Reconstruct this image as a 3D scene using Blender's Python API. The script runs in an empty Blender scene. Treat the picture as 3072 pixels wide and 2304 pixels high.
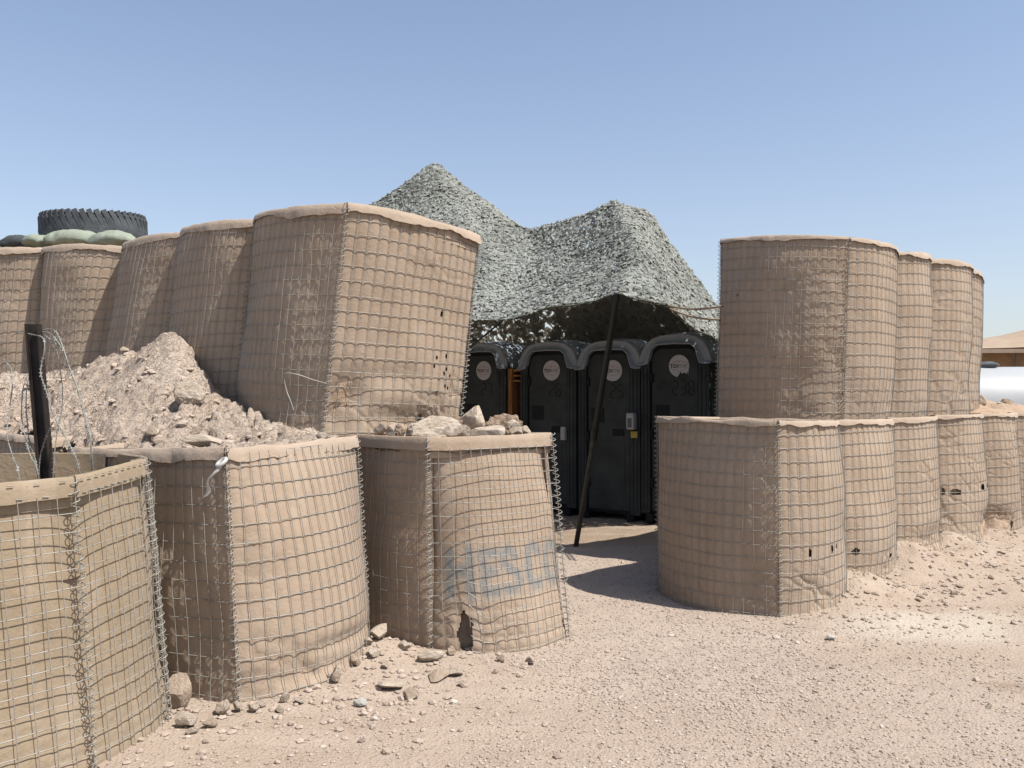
import bpy, math, random
import numpy as np
from mathutils import Vector, Matrix

random.seed(7)
rng = np.random.default_rng(7)
sc = bpy.context.scene
col = sc.collection
R = math.radians

# ------------------------------------------------------------------ camera
cam_d = bpy.data.cameras.new('camera')
cam = bpy.data.objects.new('camera', cam_d)
col.objects.link(cam)
cam.location = (0, 0, 1.55)
cam.rotation_euler = (R(90) + math.atan(14 / 870), 0, 0)
cam_d.sensor_width = 36.0
cam_d.lens = 36.0 * 870 / 1024
cam_d.clip_start = 0.05
cam_d.clip_end = 6000
sc.camera = cam

# ------------------------------------------------------------------ sky and sun
SUN_AZ = R(119)          # clockwise from +Y (the view direction): from the right, behind the camera
SUN_EL = R(58)
w = bpy.data.worlds.new('World')
sc.world = w
w.use_nodes = True
wn = w.node_tree
sky = wn.nodes.new('ShaderNodeTexSky')
sky.sky_type = 'NISHITA'
sky.sun_disc = False
sky.sun_elevation = SUN_EL
sky.sun_rotation = SUN_AZ
sky.altitude = 0
sky.air_density = 1.0
sky.dust_density = 1.15
sky.ozone_density = 1.5
# dusty air: the sky pales evenly towards the horizon all the way round
tcw = wn.nodes.new('ShaderNodeTexCoord'); sxyz = wn.nodes.new('ShaderNodeSeparateXYZ'); wn.links.new(tcw.outputs['Generated'], sxyz.inputs[0])
mab = wn.nodes.new('ShaderNodeMath'); mab.operation = 'ABSOLUTE'; wn.links.new(sxyz.outputs['Z'], mab.inputs[0])
mdv = wn.nodes.new('ShaderNodeMath'); mdv.operation = 'MULTIPLY'; mdv.inputs[1].default_value = -3.6; wn.links.new(mab.outputs[0], mdv.inputs[0])
mex = wn.nodes.new('ShaderNodeMath'); mex.operation = 'EXPONENT'; wn.links.new(mdv.outputs[0], mex.inputs[0])
mml = wn.nodes.new('ShaderNodeMath'); mml.operation = 'MULTIPLY'; mml.inputs[1].default_value = 0.5; wn.links.new(mex.outputs[0], mml.inputs[0])
mixw = wn.nodes.new('ShaderNodeMix'); mixw.data_type = 'RGBA'; mixw.inputs[7].default_value = (4.15, 3.95, 4.2, 1)
wn.links.new(mml.outputs[0], mixw.inputs[0]); wn.links.new(sky.outputs[0], mixw.inputs[6])
wn.links.new(mixw.outputs[2], wn.nodes['Background'].inputs[0])
wn.nodes['Background'].inputs[1].default_value = 0.121
sun_d = bpy.data.lights.new('sun', 'SUN')
sun_d.energy = 5.0
sun_d.angle = R(0.55)
sun_d.color = (1.0, 0.955, 0.89)
sun = bpy.data.objects.new('sun', sun_d)
col.objects.link(sun)
sv = Vector((math.sin(SUN_AZ) * math.cos(SUN_EL), math.cos(SUN_AZ) * math.cos(SUN_EL), math.sin(SUN_EL)))
sun.rotation_euler = sv.to_track_quat('Z', 'Y').to_euler()
sun.location = (8, -8, 14)
sc.view_settings.view_transform = 'Standard'
sc.view_settings.look = 'None'
sc.view_settings.exposure = 0.52
sc.view_settings.gamma = 1.0
sc.view_settings.use_curve_mapping = False
sc.render.engine = 'CYCLES'
sc.cycles.max_bounces = 6
sc.cycles.diffuse_bounces = 3
sc.cycles.use_denoising = True

# ------------------------------------------------------------------ noise helpers (numpy)
def _hash(ix, iy, iz, seed):
    h = (ix * 374761393 + iy * 668265263 + iz * 2147483647 + seed * 974634777) & 0xFFFFFFFF
    h = ((h ^ (h >> 13)) * 1274126177) & 0xFFFFFFFF
    h = ((h ^ (h >> 16)) * 2246822519) & 0xFFFFFFFF
    return ((h ^ (h >> 15)) & 0xFFFFFF) / float(0xFFFFFF)

def vnoise(p, seed=0):
    p = np.asarray(p, float)
    i = np.floor(p).astype(np.int64); f = p - i
    f = f * f * f * (f * (f * 6 - 15) + 10)
    r = 0
    for dx in (0, 1):
        for dy in (0, 1):
            for dz in (0, 1):
                wgt = (f[..., 0] if dx else 1 - f[..., 0]) * (f[..., 1] if dy else 1 - f[..., 1]) * (f[..., 2] if dz else 1 - f[..., 2])
                r = r + wgt * _hash(i[..., 0] + dx, i[..., 1] + dy, i[..., 2] + dz, seed)
    return r * 2 - 1

def fbm(p, octv=4, seed=0):
    p = np.asarray(p, float); a = 1.0; s = 0; t = 0
    for o in range(octv):
        s = s + a * vnoise(p * (2.03 ** o) + o * 17.3, seed + o); t += a; a *= 0.5
    return s / t

def worley2(x, y, seed=0):
    ix = np.floor(x).astype(np.int64); iy = np.floor(y).astype(np.int64)
    f1 = np.full(x.shape, 9.0); f2 = np.full(x.shape, 9.0); cid = np.zeros(x.shape)
    for dx in (-1, 0, 1):
        for dy in (-1, 0, 1):
            cx = ix + dx; cy = iy + dy
            px = cx + _hash(cx, cy, cx * 0 + 3, seed); py = cy + _hash(cx, cy, cx * 0 + 7, seed)
            d = np.hypot(px - x, py - y)
            near = d < f1
            f2 = np.where(near, f1, np.minimum(f2, d))
            cid = np.where(near, _hash(cx, cy, cx * 0 + 11, seed), cid)
            f1 = np.where(near, d, f1)
    return f1, f2, cid

def P3(x, y, z=0.0):
    x = np.asarray(x, float)
    return np.stack([x, np.broadcast_to(y, x.shape), np.broadcast_to(z, x.shape)], -1)

def rbf_fit(pts, vals, smooth=0.0, kern=lambda r: r):
    pts = np.asarray(pts, float); n = len(pts)
    d = np.hypot(pts[:, None, 0] - pts[None, :, 0], pts[:, None, 1] - pts[None, :, 1])
    A = np.zeros((n + 3, n + 3)); A[:n, :n] = kern(d) + np.eye(n) * smooth
    A[:n, n] = 1; A[:n, n + 1:] = pts; A[n, :n] = 1; A[n + 1:, :n] = pts.T
    c = np.linalg.solve(A, np.concatenate([vals, [0, 0, 0]]))
    def f(x, y):
        x = np.asarray(x, float); y = np.asarray(y, float)
        r = c[n] + c[n + 1] * x + c[n + 2] * y
        for k in range(n):
            r = r + c[k] * kern(np.hypot(x - pts[k, 0], y - pts[k, 1]))
        return r
    return f

def inside(x, y, poly):
    r = np.zeros(np.shape(x), bool); n = len(poly); j = n - 1
    for i in range(n):
        xi, yi = poly[i]; xj, yj = poly[j]
        c = ((yi > y) != (yj > y)) & (x < (xj - xi) * (y - yi) / (yj - yi + 1e-12) + xi)
        r ^= c; j = i
    return r

# ------------------------------------------------------------------ mesh helpers
class MB:
    """collects vertices and faces of ONE mesh object"""
    def __init__(s): s.v = []; s.f = []; s.n = 0; s.attr = {}
    def add(s, V, F):
        V = np.asarray(V, float).reshape(-1, 3); F = np.asarray(F, np.int64)
        s.v.append(V); s.f.append(F + s.n); s.n += len(V)
    def grid(s, P):
        a, b = P.shape[:2]; i = np.arange(a * b).reshape(a, b)
        q = np.stack([i[:-1, :-1], i[:-1, 1:], i[1:, 1:], i[1:, :-1]], -1).reshape(-1, 4)
        s.add(P.reshape(-1, 3), q)
    def tube(s, path, r, sides=4, closed=False, cap=False):
        p = np.asarray(path, float); n = len(p)
        t = np.gradient(p, axis=0)
        if closed: t = np.roll(p, -1, 0) - np.roll(p, 1, 0)
        t /= np.linalg.norm(t, axis=1)[:, None] + 1e-12
        m = np.abs(p.max(0) - p.min(0)); ref = np.zeros(3); ref[int(np.argmin(m))] = 1
        n1 = np.cross(t, ref); n1 /= np.linalg.norm(n1, axis=1)[:, None] + 1e-9
        n2 = np.cross(t, n1)
        r = np.broadcast_to(np.asarray(r, float), (n,))[:, None, None]
        a = np.arange(sides) * 2 * math.pi / sides
        V = p[:, None] + r * (n1[:, None] * np.cos(a)[None, :, None] + n2[:, None] * np.sin(a)[None, :, None])
        i = np.arange(n * sides).reshape(n, sides)
        if closed: i = np.vstack([i, i[:1]])
        j = np.roll(i, -1, 1)
        q = np.stack([i[:-1], i[1:], j[1:], j[:-1]], -1).reshape(-1, 4)
        s.add(V, q)
        if cap and not closed:
            for ring, c in ((i[0], p[0]), (i[n - 1], p[n - 1])):
                k = s.n; base = s.n - n * sides
                s.v.append(c[None]); s.n += 1
                rr = ring + base
                s.f.append(np.stack([rr, np.roll(rr, -1), np.full(sides, k), np.full(sides, k)], -1))
    def box(s, c, d, M=None):
        c = np.asarray(c, float); d = np.asarray(d, float) / 2
        V = np.array([[x, y, z] for x in (-1, 1) for y in (-1, 1) for z in (-1, 1)]) * d + c
        if M is not None: V = V @ np.array(M.to_3x3()).T + np.array(M.translation)
        s.add(V, [[0, 1, 3, 2], [4, 6, 7, 5], [0, 4, 5, 1], [2, 3, 7, 6], [0, 2, 6, 4], [1, 5, 7, 3]])
    def build(s, name, mat, parent=None, smooth=True, bevel=0.0):
        V = np.concatenate(s.v); F = [f for f in s.f if len(f)]
        me = bpy.data.meshes.new(name)
        loops = []; tot = []
        for f in F:
            if f.shape[1] == 4:
                deg = f[:, 2] == f[:, 3]
                if deg.any():
                    g = f[~deg]; loops.append(g.ravel()); tot.append(np.full(len(g), 4))
                    g = f[deg][:, :3]; loops.append(g.ravel()); tot.append(np.full(len(g), 3)); continue
            loops.append(f.ravel()); tot.append(np.full(len(f), f.shape[1]))
        L = np.concatenate(loops).astype(np.int32); T = np.concatenate(tot).astype(np.int32)
        me.vertices.add(len(V)); me.vertices.foreach_set('co', V.astype(np.float32).ravel())
        me.loops.add(len(L)); me.loops.foreach_set('vertex_index', L)
        me.polygons.add(len(T))
        st = np.concatenate([[0], np.cumsum(T)[:-1]]).astype(np.int32)
        me.polygons.foreach_set('loop_start', st)
        me.polygons.foreach_set('loop_total', T)
        me.polygons.foreach_set('use_smooth', np.full(len(T), smooth, bool))
        me.update(calc_edges=True); me.validate()
        for k, a in s.attr.items():
            A = me.attributes.new(k, 'FLOAT', 'POINT'); A.data.foreach_set('value', np.asarray(a, np.float32))
        me.materials.append(mat)
        o = bpy.data.objects.new(name, me); col.objects.link(o)
        if parent is not None:
            o.parent = parent
            pl = parent
            off = Vector((0, 0, 0))
        if bevel:
            m = o.modifiers.new('bevel', 'BEVEL'); m.width = bevel; m.segments = 2; m.limit_method = 'ANGLE'
        return o

def tag(o, label=None, cat=None, group=None, kind=None):
    if label: o['label'] = label
    if cat: o['category'] = cat
    if group: o['group'] = group
    if kind: o['kind'] = kind
    return o

def empty(name, loc, label, cat, group=None, rz=0.0):
    o = bpy.data.objects.new(name, None); col.objects.link(o)
    o.location = loc; o.rotation_euler = (0, 0, rz); o.empty_display_size = 0.2
    return tag(o, label, cat, group)

def catmull(pts, n=8):
    p = np.asarray(pts, float); p = np.vstack([2 * p[0] - p[1], p, 2 * p[-1] - p[-2]]); out = []
    for i in range(1, len(p) - 2):
        for t in np.arange(n) / n:
            a, b, c, d = p[i - 1:i + 3]
            out.append(0.5 * (2 * b + (c - a) * t + (2 * a - 5 * b + 4 * c - d) * t * t + (3 * b - a - 3 * c + d) * t ** 3))
    out.append(p[-2]); return np.array(out)

# ------------------------------------------------------------------ materials
class NT:
    def __init__(s, name):
        s.m = bpy.data.materials.new(name); s.m.use_nodes = True; s.t = s.m.node_tree
        s.b = s.t.nodes['Principled BSDF']; s.K = 0.77      # common albedo scale
    def n(s, typ, **kw):
        x = s.t.nodes.new(typ)
        for k, v in kw.items(): setattr(x, k, v)
        return x
    def l(s, a, b): s.t.links.new(a, b)
    def coord(s, scale=1.0, kind='Object'):
        c = s.n('ShaderNodeTexCoord')
        return c.outputs[kind]
    def noise(s, vec, scale, detail=4, rough=0.55, dist=0.0):
        x = s.n('ShaderNodeTexNoise'); x.inputs['Scale'].default_value = scale
        x.inputs['Detail'].default_value = detail; x.inputs['Roughness'].default_value = rough; x.inputs['Distortion'].default_value = dist
        if vec is not None: s.l(vec, x.inputs['Vector'])
        return x.outputs['Fac']
    def ramp(s, fac, stops):
        x = s.n('ShaderNodeValToRGB'); e = x.color_ramp.elements
        while len(e) < len(stops): e.new(0.5)
        for k, (p, c) in enumerate(stops): e[k].position = p; e[k].color = (*(v_ * s.K for v_ in c), 1)
        s.l(fac, x.inputs[0]); return x.outputs[0]
    def mix(s, fac, a, b, mode='MIX'):
        x = s.n('ShaderNodeMix', data_type='RGBA', blend_type=mode)
        for sock, v in ((0, fac), (6, a), (7, b)):
            if isinstance(v, (int, float)): x.inputs[sock].default_value = v
            elif isinstance(v, tuple): x.inputs[sock].default_value = (*(v_ * s.K for v_ in v), 1)
            else: s.l(v, x.inputs[sock])
        return x.outputs[2]
    def bump(s, h, strength, dist, normal=None):
        x = s.n('ShaderNodeBump'); x.inputs['Strength'].default_value = strength; x.inputs['Distance'].default_value = dist
        s.l(h, x.inputs['Height'])
        if normal is not None: s.l(normal, x.inputs['Normal'])
        return x.outputs[0]
    def math(s, op, a, b=0.5):
        x = s.n('ShaderNodeMath', operation=op)
        for k, v in ((0, a), (1, b)):
            if isinstance(v, (int, float)): x.inputs[k].default_value = v
            else: s.l(v, x.inputs[k])
        return x.outputs[0]
    def attr(s, name):
        x = s.n('ShaderNodeAttribute'); x.attribute_name = name; return x.outputs['Fac']
    def out(s, color=None, rough=0.9, normal=None, metal=0.0, spec=0.2):
        if color is not None:
            if isinstance(color, tuple): s.b.inputs['Base Color'].default_value = (*color, 1)
            else: s.l(color, s.b.inputs['Base Color'])
        if isinstance(rough, float): s.b.inputs['Roughness'].default_value = rough
        else: s.l(rough, s.b.inputs['Roughness'])
        s.b.inputs['Metallic'].default_value = metal
        s.b.inputs['Specular IOR Level'].default_value = spec
        if normal is not None: s.l(normal, s.b.inputs['Normal'])
        return s.m

def fabric_mat(name, base, light, dark):
    k = NT(name); c = k.coord()
    n1 = k.noise(c, 1.7, 5, 0.6); n2 = k.noise(c, 9, 4, 0.6)
    colr = k.ramp(n1, [(0.3, dark), (0.52, base), (0.75, light)])
    colr = k.mix(k.math('MULTIPLY', k.math('SUBTRACT', n2, 0.45), 0.9), colr, light)
    # rain-washed dust streaks running down the cloth
    mp = k.n('ShaderNodeMapping'); mp.inputs['Scale'].default_value = (9, 9, 0.8); k.l(c, mp.inputs[0])
    stk = k.n('ShaderNodeMapRange'); stk.inputs[1].default_value = 0.5; stk.inputs[2].default_value = 0.75; k.l(k.noise(mp.outputs[0], 1.0, 5, 0.6, 0.3), stk.inputs[0])
    colr = k.mix(k.math('MULTIPLY', stk.outputs[0], 0.45), colr, (0.55, 0.45, 0.35))
    bl = k.n('ShaderNodeMapRange'); bl.inputs[1].default_value = 0.55; bl.inputs[2].default_value = 0.72; k.l(k.noise(c, 3.1, 6, 0.7, 0.5), bl.inputs[0])
    colr = k.mix(k.math('MULTIPLY', bl.outputs[0], 0.35), colr, tuple(v_ * 0.72 for v_ in dark))
    oi = k.n('ShaderNodeObjectInfo'); colr = k.mix(k.math('MULTIPLY', oi.outputs['Random'], 0.30), colr, tuple(v_ * 0.80 for v_ in base))
    sp = k.noise(c, 46, 2, 0.5)
    spot = k.n('ShaderNodeMapRange'); spot.inputs[1].default_value = 0.69; spot.inputs[2].default_value = 0.76
    k.l(sp, spot.inputs[0])
    colr = k.mix(k.math('MULTIPLY', spot.outputs[0], 0.35), colr, (0.16, 0.1, 0.06))
    pn = k.math('MULTIPLY', k.attr('paint'), k.math('ADD', k.math('MULTIPLY', k.noise(c, 25, 3), 0.6), 0.55))
    colr = k.mix(k.math('MULTIPLY', pn, 0.85), colr, (0.17, 0.22, 0.245))
    fine = k.noise(c, 260, 2, 0.7); crease = k.noise(c, 24, 5, 0.62, 0.6)
    nm = k.bump(fine, 0.35, 0.002); nm = k.bump(crease, 0.5, 0.012, nm)
    k.b.inputs['Sheen Weight'].default_value = 0.08
    return k.out(colr, 0.93, nm, spec=0.1)

M_fab = fabric_mat('tan_geotextile', (0.425, 0.325, 0.238), (0.475, 0.372, 0.282), (0.38, 0.282, 0.20))
M_fab2 = fabric_mat('olive_tan_geotextile', (0.345, 0.268, 0.182), (0.385, 0.305, 0.213), (0.305, 0.235, 0.155))
M_rim = fabric_mat('dusty_rim_fabric', (0.46, 0.362, 0.275), (0.54, 0.435, 0.34), (0.40, 0.31, 0.23))

def wire_mat():
    k = NT('galvanised_wire'); k.K = 1.0; c = k.coord(); n = k.noise(c, 12, 3)
    return k.out(k.ramp(n, [(0.3, (0.23, 0.215, 0.185)), (0.7, (0.35, 0.335, 0.30))]), 0.5, metal=0.3, spec=0.4)
M_wire = wire_mat()

def soil_mat(name, a, b, c3, bscale=38, bdist=0.03, crack=True, cs=21):
    k = NT(name); c = k.coord()
    n1 = k.noise(c, 1.3, 6, 0.62); n2 = k.noise(c, cs, 5, 0.65)
    colr = k.ramp(n1, [(0.28, a), (0.5, b), (0.74, c3)])
    colr = k.mix(k.math('MULTIPLY', n2, 0.55), colr, k.ramp(n2, [(0.35, tuple(v * 0.62 for v in a)), (0.6, c3)]))
    h = k.noise(c, bscale, 8, 0.72)
    nm = k.bump(h, 1.0, bdist)
    if crack:
        v = k.n('ShaderNodeTexVoronoi', feature='DISTANCE_TO_EDGE'); v.inputs['Scale'].default_value = 16
        wv = k.n('ShaderNodeVectorMath', operation='ADD'); k.l(c, wv.inputs[0])
        nn = k.n('ShaderNodeTexNoise'); nn.inputs['Scale'].default_value = 7; nn.inputs['Detail'].default_value = 3; k.l(c, nn.inputs['Vector'])
        ms = k.n('ShaderNodeVectorMath', operation='SCALE'); ms.inputs['Scale'].default_value = 0.45
        k.l(nn.outputs['Color'], ms.inputs[0]); k.l(ms.outputs[0], wv.inputs[1]); k.l(wv.outputs[0], v.inputs['Vector'])
        mr = k.n('ShaderNodeMapRange'); mr.inputs[2].default_value = 0.05; k.l(v.outputs['Distance'], mr.inputs[0])
        nm = k.bump(mr.outputs[0], 0.85, 0.025, nm)
        ck = k.n('ShaderNodeMapRange'); ck.inputs[2].default_value = 0.018; k.l(v.outputs['Distance'], ck.inputs[0])
        colr = k.mix(ck.outputs[0], tuple(v_ * .8 for v_ in a), colr)
    return k.out(colr, 0.97, nm, spec=0.08)
M_soil = soil_mat('dry_cracked_soil', (0.50, 0.39, 0.30), (0.59, 0.475, 0.38), (0.67, 0.56, 0.46))
M_rub = soil_mat('sandy_rubble', (0.38, 0.26, 0.17), (0.49, 0.36, 0.255), (0.57, 0.44, 0.325), 30, 0.02, False)
M_crumb = soil_mat('crumbly_clod', (0.38, 0.27, 0.185), (0.48, 0.36, 0.26), (0.56, 0.44, 0.33), 6, 0.03, False, 3)
M_rock = soil_mat('pale_limestone', (0.50, 0.395, 0.30), (0.59, 0.49, 0.385), (0.66, 0.57, 0.47), 3, 0.025, False, 2.2)
M_rock2 = soil_mat('brown_stone', (0.42, 0.32, 0.235), (0.51, 0.40, 0.305), (0.58, 0.475, 0.375), 3, 0.025, False, 2.2)
M_white = soil_mat('chalk_white_rubble', (0.55, 0.52, 0.46), (0.66, 0.63, 0.57), (0.72, 0.69, 0.63), 20, 0.01, False)

def ground_mat():
    k = NT('gravelly_dirt'); k.K = 0.70; c = k.coord()
    n1 = k.noise(c, 0.55, 6, 0.6); n2 = k.noise(c, 5, 5, 0.62); n3 = k.noise(c, 75, 4, 0.65)
    dirt = k.ramp(n1, [(0.3, (0.42, 0.322, 0.24)), (0.5, (0.48, 0.378, 0.29)), (0.72, (0.53, 0.43, 0.34))])
    grav = k.ramp(n3, [(0.3, (0.40, 0.315, 0.25)), (0.5, (0.53, 0.432, 0.353)), (0.7, (0.62, 0.53, 0.455))])
    g = k.attr('gravel')
    colr = k.mix(g, dirt, grav)
    colr = k.mix(k.math('MULTIPLY', k.math('SUBTRACT', n2, 0.5), 1.1), colr, (0.38, 0.29, 0.215))
    colr = k.mix(k.math('MULTIPLY', k.attr('dust'), k.math('ADD', k.math('MULTIPLY', n2, 0.9), 0.3)), colr, (0.64, 0.57, 0.47))
    colr = k.mix(k.math('MULTIPLY', k.attr('stain_shade'), n2), colr, (0.2, 0.125, 0.06))  # brown soil stains, and wet soil with the net's shade painted into the colour
    # packed wheel tracks running along the wall
    mp = k.n('ShaderNodeMapping'); mp.inputs['Rotation'].default_value = (0, 0, R(-38)); mp.inputs['Scale'].default_value = (0.28, 2.6, 1); k.l(c, mp.inputs[0])
    tr_ = k.n('ShaderNodeMapRange'); tr_.inputs[1].default_value = 0.48; tr_.inputs[2].default_value = 0.66; k.l(k.noise(mp.outputs[0], 1.0, 4, 0.55, 0.4), tr_.inputs[0])
    colr = k.mix(k.math('MULTIPLY', tr_.outputs[0], 0.5), colr, (0.58, 0.48, 0.385))
    v = k.n('ShaderNodeTexVoronoi'); v.inputs['Scale'].default_value = 62; k.l(c, v.inputs['Vector'])
    colr = k.mix(k.math('MULTIPLY', k.math('SUBTRACT', n3, 0.4), 0.8), colr, (0.33, 0.25, 0.19), 'MIX')
    nm = k.bump(v.outputs['Distance'], 0.45, 0.012)
    nm = k.bump(k.noise(c, 24, 6, 0.7), 0.6, 0.03, nm)
    return k.out(colr, 0.97, nm, spec=0.08)
M_ground = ground_mat()

def gravel_mat():
    k = NT('gravel_stones'); k.K = 0.72; t = k.attr('tone')
    colr = k.ramp(t, [(0.0, (0.26, 0.205, 0.165)), (0.25, (0.41, 0.325, 0.26)), (0.7, (0.51, 0.415, 0.34)), (1.0, (0.62, 0.545, 0.47))])
    return k.out(colr, 0.95, spec=0.1)
M_gravel = gravel_mat()
M_clods = soil_mat('loose_soil_clods', (0.50, 0.39, 0.30), (0.59, 0.475, 0.38), (0.67, 0.56, 0.46), 30, 0.02, False)

def simple(name, c, rough=0.6, metal=0.0, spec=0.3, var=0.12, scale=14, bump=0.0):
    k = NT(name); co = k.coord(); n = k.noise(co, scale, 5, 0.6)
    lo = tuple(v * (1 - var) for v in c); hi = tuple(min(1, v * (1 + var)) for v in c)
    nm = k.bump(k.noise(co, scale * 3, 4), bump, 0.01) if bump else None
    return k.out(k.ramp(n, [(0.3, lo), (0.7, hi)]), rough, nm, metal, spec)

# ------------------------------------------------------------------ ground sheet
R_front = [(1.863, 6.15), (2.583, 7.0), (3.375, 7.85), (4.19, 8.7), (5.11, 9.5), (5.83, 10.2), (6.6, 11.0)]
SPILL = [(2.62, 6.93, .17, .26), (3.42, 7.74, .19, .30), (4.25, 8.55, .17, .32), (5.15, 9.3, .12, .3), (5.9, 10.0, .14, .35), (3.0, 7.2, .05, .5), (3.9, 8.0, .08, .6), (5.0, 8.9, .05, .7),
         (-.88, 5.30, .11, .17), (-.92, 5.0, .03, .25), (-1.64, 4.36, .01, .14), (-.35, 5.2, .02, .2), (-1.6, 3.95, .02, .25), (2.3, 6.3, .03, .4)]
def ground_z(x, y):
    z = -0.012 + 0.02 * fbm(P3(x * 0.8, y * 0.8), 3, 31) + 0.012 * fbm(P3(x * 5, y * 5), 3, 41)
    for sx, sy, a, s in SPILL:
        g = np.exp(-((x - sx) ** 2 + (y - sy) ** 2) / (2 * s * s))
        z = z + a * g * (1 + 0.3 * fbm(P3(x * 6, y * 6), 4, 51))
    return z

def axis(a, b, st, far_lo, far_hi):
    m = list(np.arange(a, b + 1e-6, st)); d = st
    while m[-1] < far_hi: d *= 1.35; m.append(m[-1] + d)
    d = st; lo = []
    x = a
    while x > far_lo: d *= 1.35; x -= d; lo.append(x)
    return np.array(lo[::-1] + m)
gx = axis(-3.2, 7.6, 0.032, -1500, 1500); gy = axis(2.6, 11.5, 0.032, -60, 3000)
GX, GY = np.meshgrid(gx, gy, indexing='ij')
near = (np.abs(GX) < 14) & (GY > -4) & (GY < 20)
GZ = np.where(near, ground_z(GX, GY), 0.0)
mb = MB(); mb.grid(np.stack([GX, GY, GZ], -1))
wob = 0.25 * fbm(P3(GX * 1.7, GY * 1.7), 4, 61)
def soft(d, w_): return np.clip(0.5 - d / w_, 0, 1)
# gravel spread: a tongue through the entrance and out across the foreground
gmask = soft(np.hypot((GX - 0.9) / 1.15, (GY - 6.6) / 2.4) - 1 + wob, .5)
gmask = np.maximum(gmask, 0.55 * soft(np.hypot((GX - 1.4) / 2.6, (GY - 4.4) / 1.3) - 1 + 1.6 * wob, .8))
gmask = np.maximum(gmask, 0.25 + 0.3 * fbm(P3(GX, GY), 3, 71))
dm = soft(np.hypot((GX - 2.95) / .62, (GY - 5.95) / .36 - 0.25 * (GX - 2.95)) - 1 + 1.6 * wob, .7)
stn_shade = soft(np.hypot((GX - 2.7) / .2, (GY - 4.72) / .1) - 1 + 2 * wob, .8)
damp_shade = soft(np.hypot((GX - .9) / 1.1, (GY - 10.0) / .75) - 1 + 2.2 * wob, .8) * .75  # brown patch by the toilets: wet soil plus the net's shade, painted in
stn_shade = np.maximum(stn_shade, damp_shade)
mb.attr = dict(gravel=np.clip(gmask, 0, 1).ravel(), dust=dm.ravel(), stain_shade=stn_shade.ravel())
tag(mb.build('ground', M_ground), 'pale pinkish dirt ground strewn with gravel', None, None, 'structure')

# ------------------------------------------------------------------ gabions
class Panel:
    def __init__(s, bl, br, tl, tr, Bb=.2, Bt=.15, belly=0.0, seed=0, power=2.3, dent=0.02):
        s.bl, s.br, s.tl, s.tr = (np.array(v, float) for v in (bl, br, tl, tr))
        d = (s.br - s.bl)[:2]; s.w = np.linalg.norm(d); d = d / s.w
        s.n = np.array([d[1], -d[0], 0.0]); s.Bb, s.Bt, s.belly, s.seed, s.power, s.dent = Bb, Bt, belly, seed, power, dent
        s.h = (np.linalg.norm(s.tl - s.bl) + np.linalg.norm(s.tr - s.br)) / 2
    def P(s, u, v):
        u = np.asarray(u, float)[..., None]; v = np.asarray(v, float)[..., None]
        b = (1 - v) * ((1 - u) * s.bl + u * s.br) + v * ((1 - u) * s.tl + u * s.tr)
        shp = np.clip(1 - np.abs(2 * u - 1) ** s.power, 0, 1)
        amp = s.Bb * (1 - v) + s.Bt * v + s.belly * np.sin(math.pi * np.clip(v, 0, 1))
        q = np.concatenate([u * s.w * 2.2 + s.seed * 9.1, v * s.h * 2.0, 0 * u + s.seed], -1)
        lump = fbm(q, 2, 5)[..., None] * s.dent * np.clip(shp * 2, 0, 1)
        e0_, e1_ = (fbm(np.concatenate([u * 0 + k_ * 5 + s.seed, v * 4, 0 * u], -1), 2, 8)[..., None] * 0.006 for k_ in (0, 1))
        edge = e0_ * (1 - u) + e1_ * u
        return b + s.n * (amp * shp + lump + edge)
    def N(s, u, v):
        e = 1e-3
        du = s.P(u + e, v) - s.P(u - e, v); dv = s.P(u, v + e) - s.P(u, v - e)
        n = np.cross(du, dv); return n / (np.linalg.norm(n, axis=-1, keepdims=True) + 1e-12)

def fab_disp(pn, u, v, style, nc, nr):
    x = u * pn.w; z = v * pn.h
    q = np.stack([x * 6 + pn.seed * 3.3, z * 6, 0 * x + pn.seed], -1)
    crum = 1 - np.abs(fbm(q, 3, 21)) * 2.2
    low = np.clip(1.0 - v * 2.6, 0, 1)
    band = np.clip(fbm(np.stack([x * 1.4 + pn.seed, z * 1.4, 0 * x + 4.4], -1), 2, 77) * 2.0, 0, 1)
    # sharp slanting creases where the cloth has slumped
    wx = x + .10 * fbm(np.stack([x * 5, z * 5, 0 * x + pn.seed], -1), 2, 61); wz = z + .10 * fbm(np.stack([x * 5, z * 5, 0 * x + pn.seed + 3], -1), 2, 62)
    cr = 1 - np.abs(fbm(np.stack([(wx * .75 + wz) * 7 + pn.seed * 5, (wz * .75 - wx) * 2.2, 0 * x], -1), 2, 63)) * 5
    cr = np.clip(cr, 0, 1) ** 2 * np.clip(low * 1.1 + band * .8 - .15, 0, 1)
    if style == 'tight':
        slack = np.clip(low * .7 + band * .6, 0, .85)
        pil = np.abs(np.sin(math.pi * u * nc)) ** 0.8 * (0.85 + 0.15 * np.abs(np.sin(math.pi * v * nr)) ** 0.6)
        vary = 0.8 + 0.5 * fbm(np.stack([x * 3, z * 2, 0 * x + pn.seed], -1), 2, 33)
        d = -0.005 + 0.0075 * pil * vary * (1 - .5 * slack) - 0.006 * np.clip(-crum, 0, 1) * (0.1 + low + band) - 0.017 * cr
        return np.minimum(d, 0.008 * pil)
    gap = 0.020 + 0.045 * np.exp(-u / 0.10) + 0.03 * np.exp(-(1 - u) / 0.05)
    pil = np.abs(np.sin(math.pi * u * nc)) ** 0.8 * np.abs(np.sin(math.pi * v * nr)) ** 0.6
    gap = gap * (1 - 0.75 * np.clip(1 - v * 2.4, 0, 1))
    d = -gap - 0.003 * cr + 0.012 * fbm(q * 0.4, 2, 19) + low * (0.010 * pil - 0.016 * np.clip(-crum, 0, 1) * 1.4)
    return np.minimum(d, 0.0 + 0.008 * pil)

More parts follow.
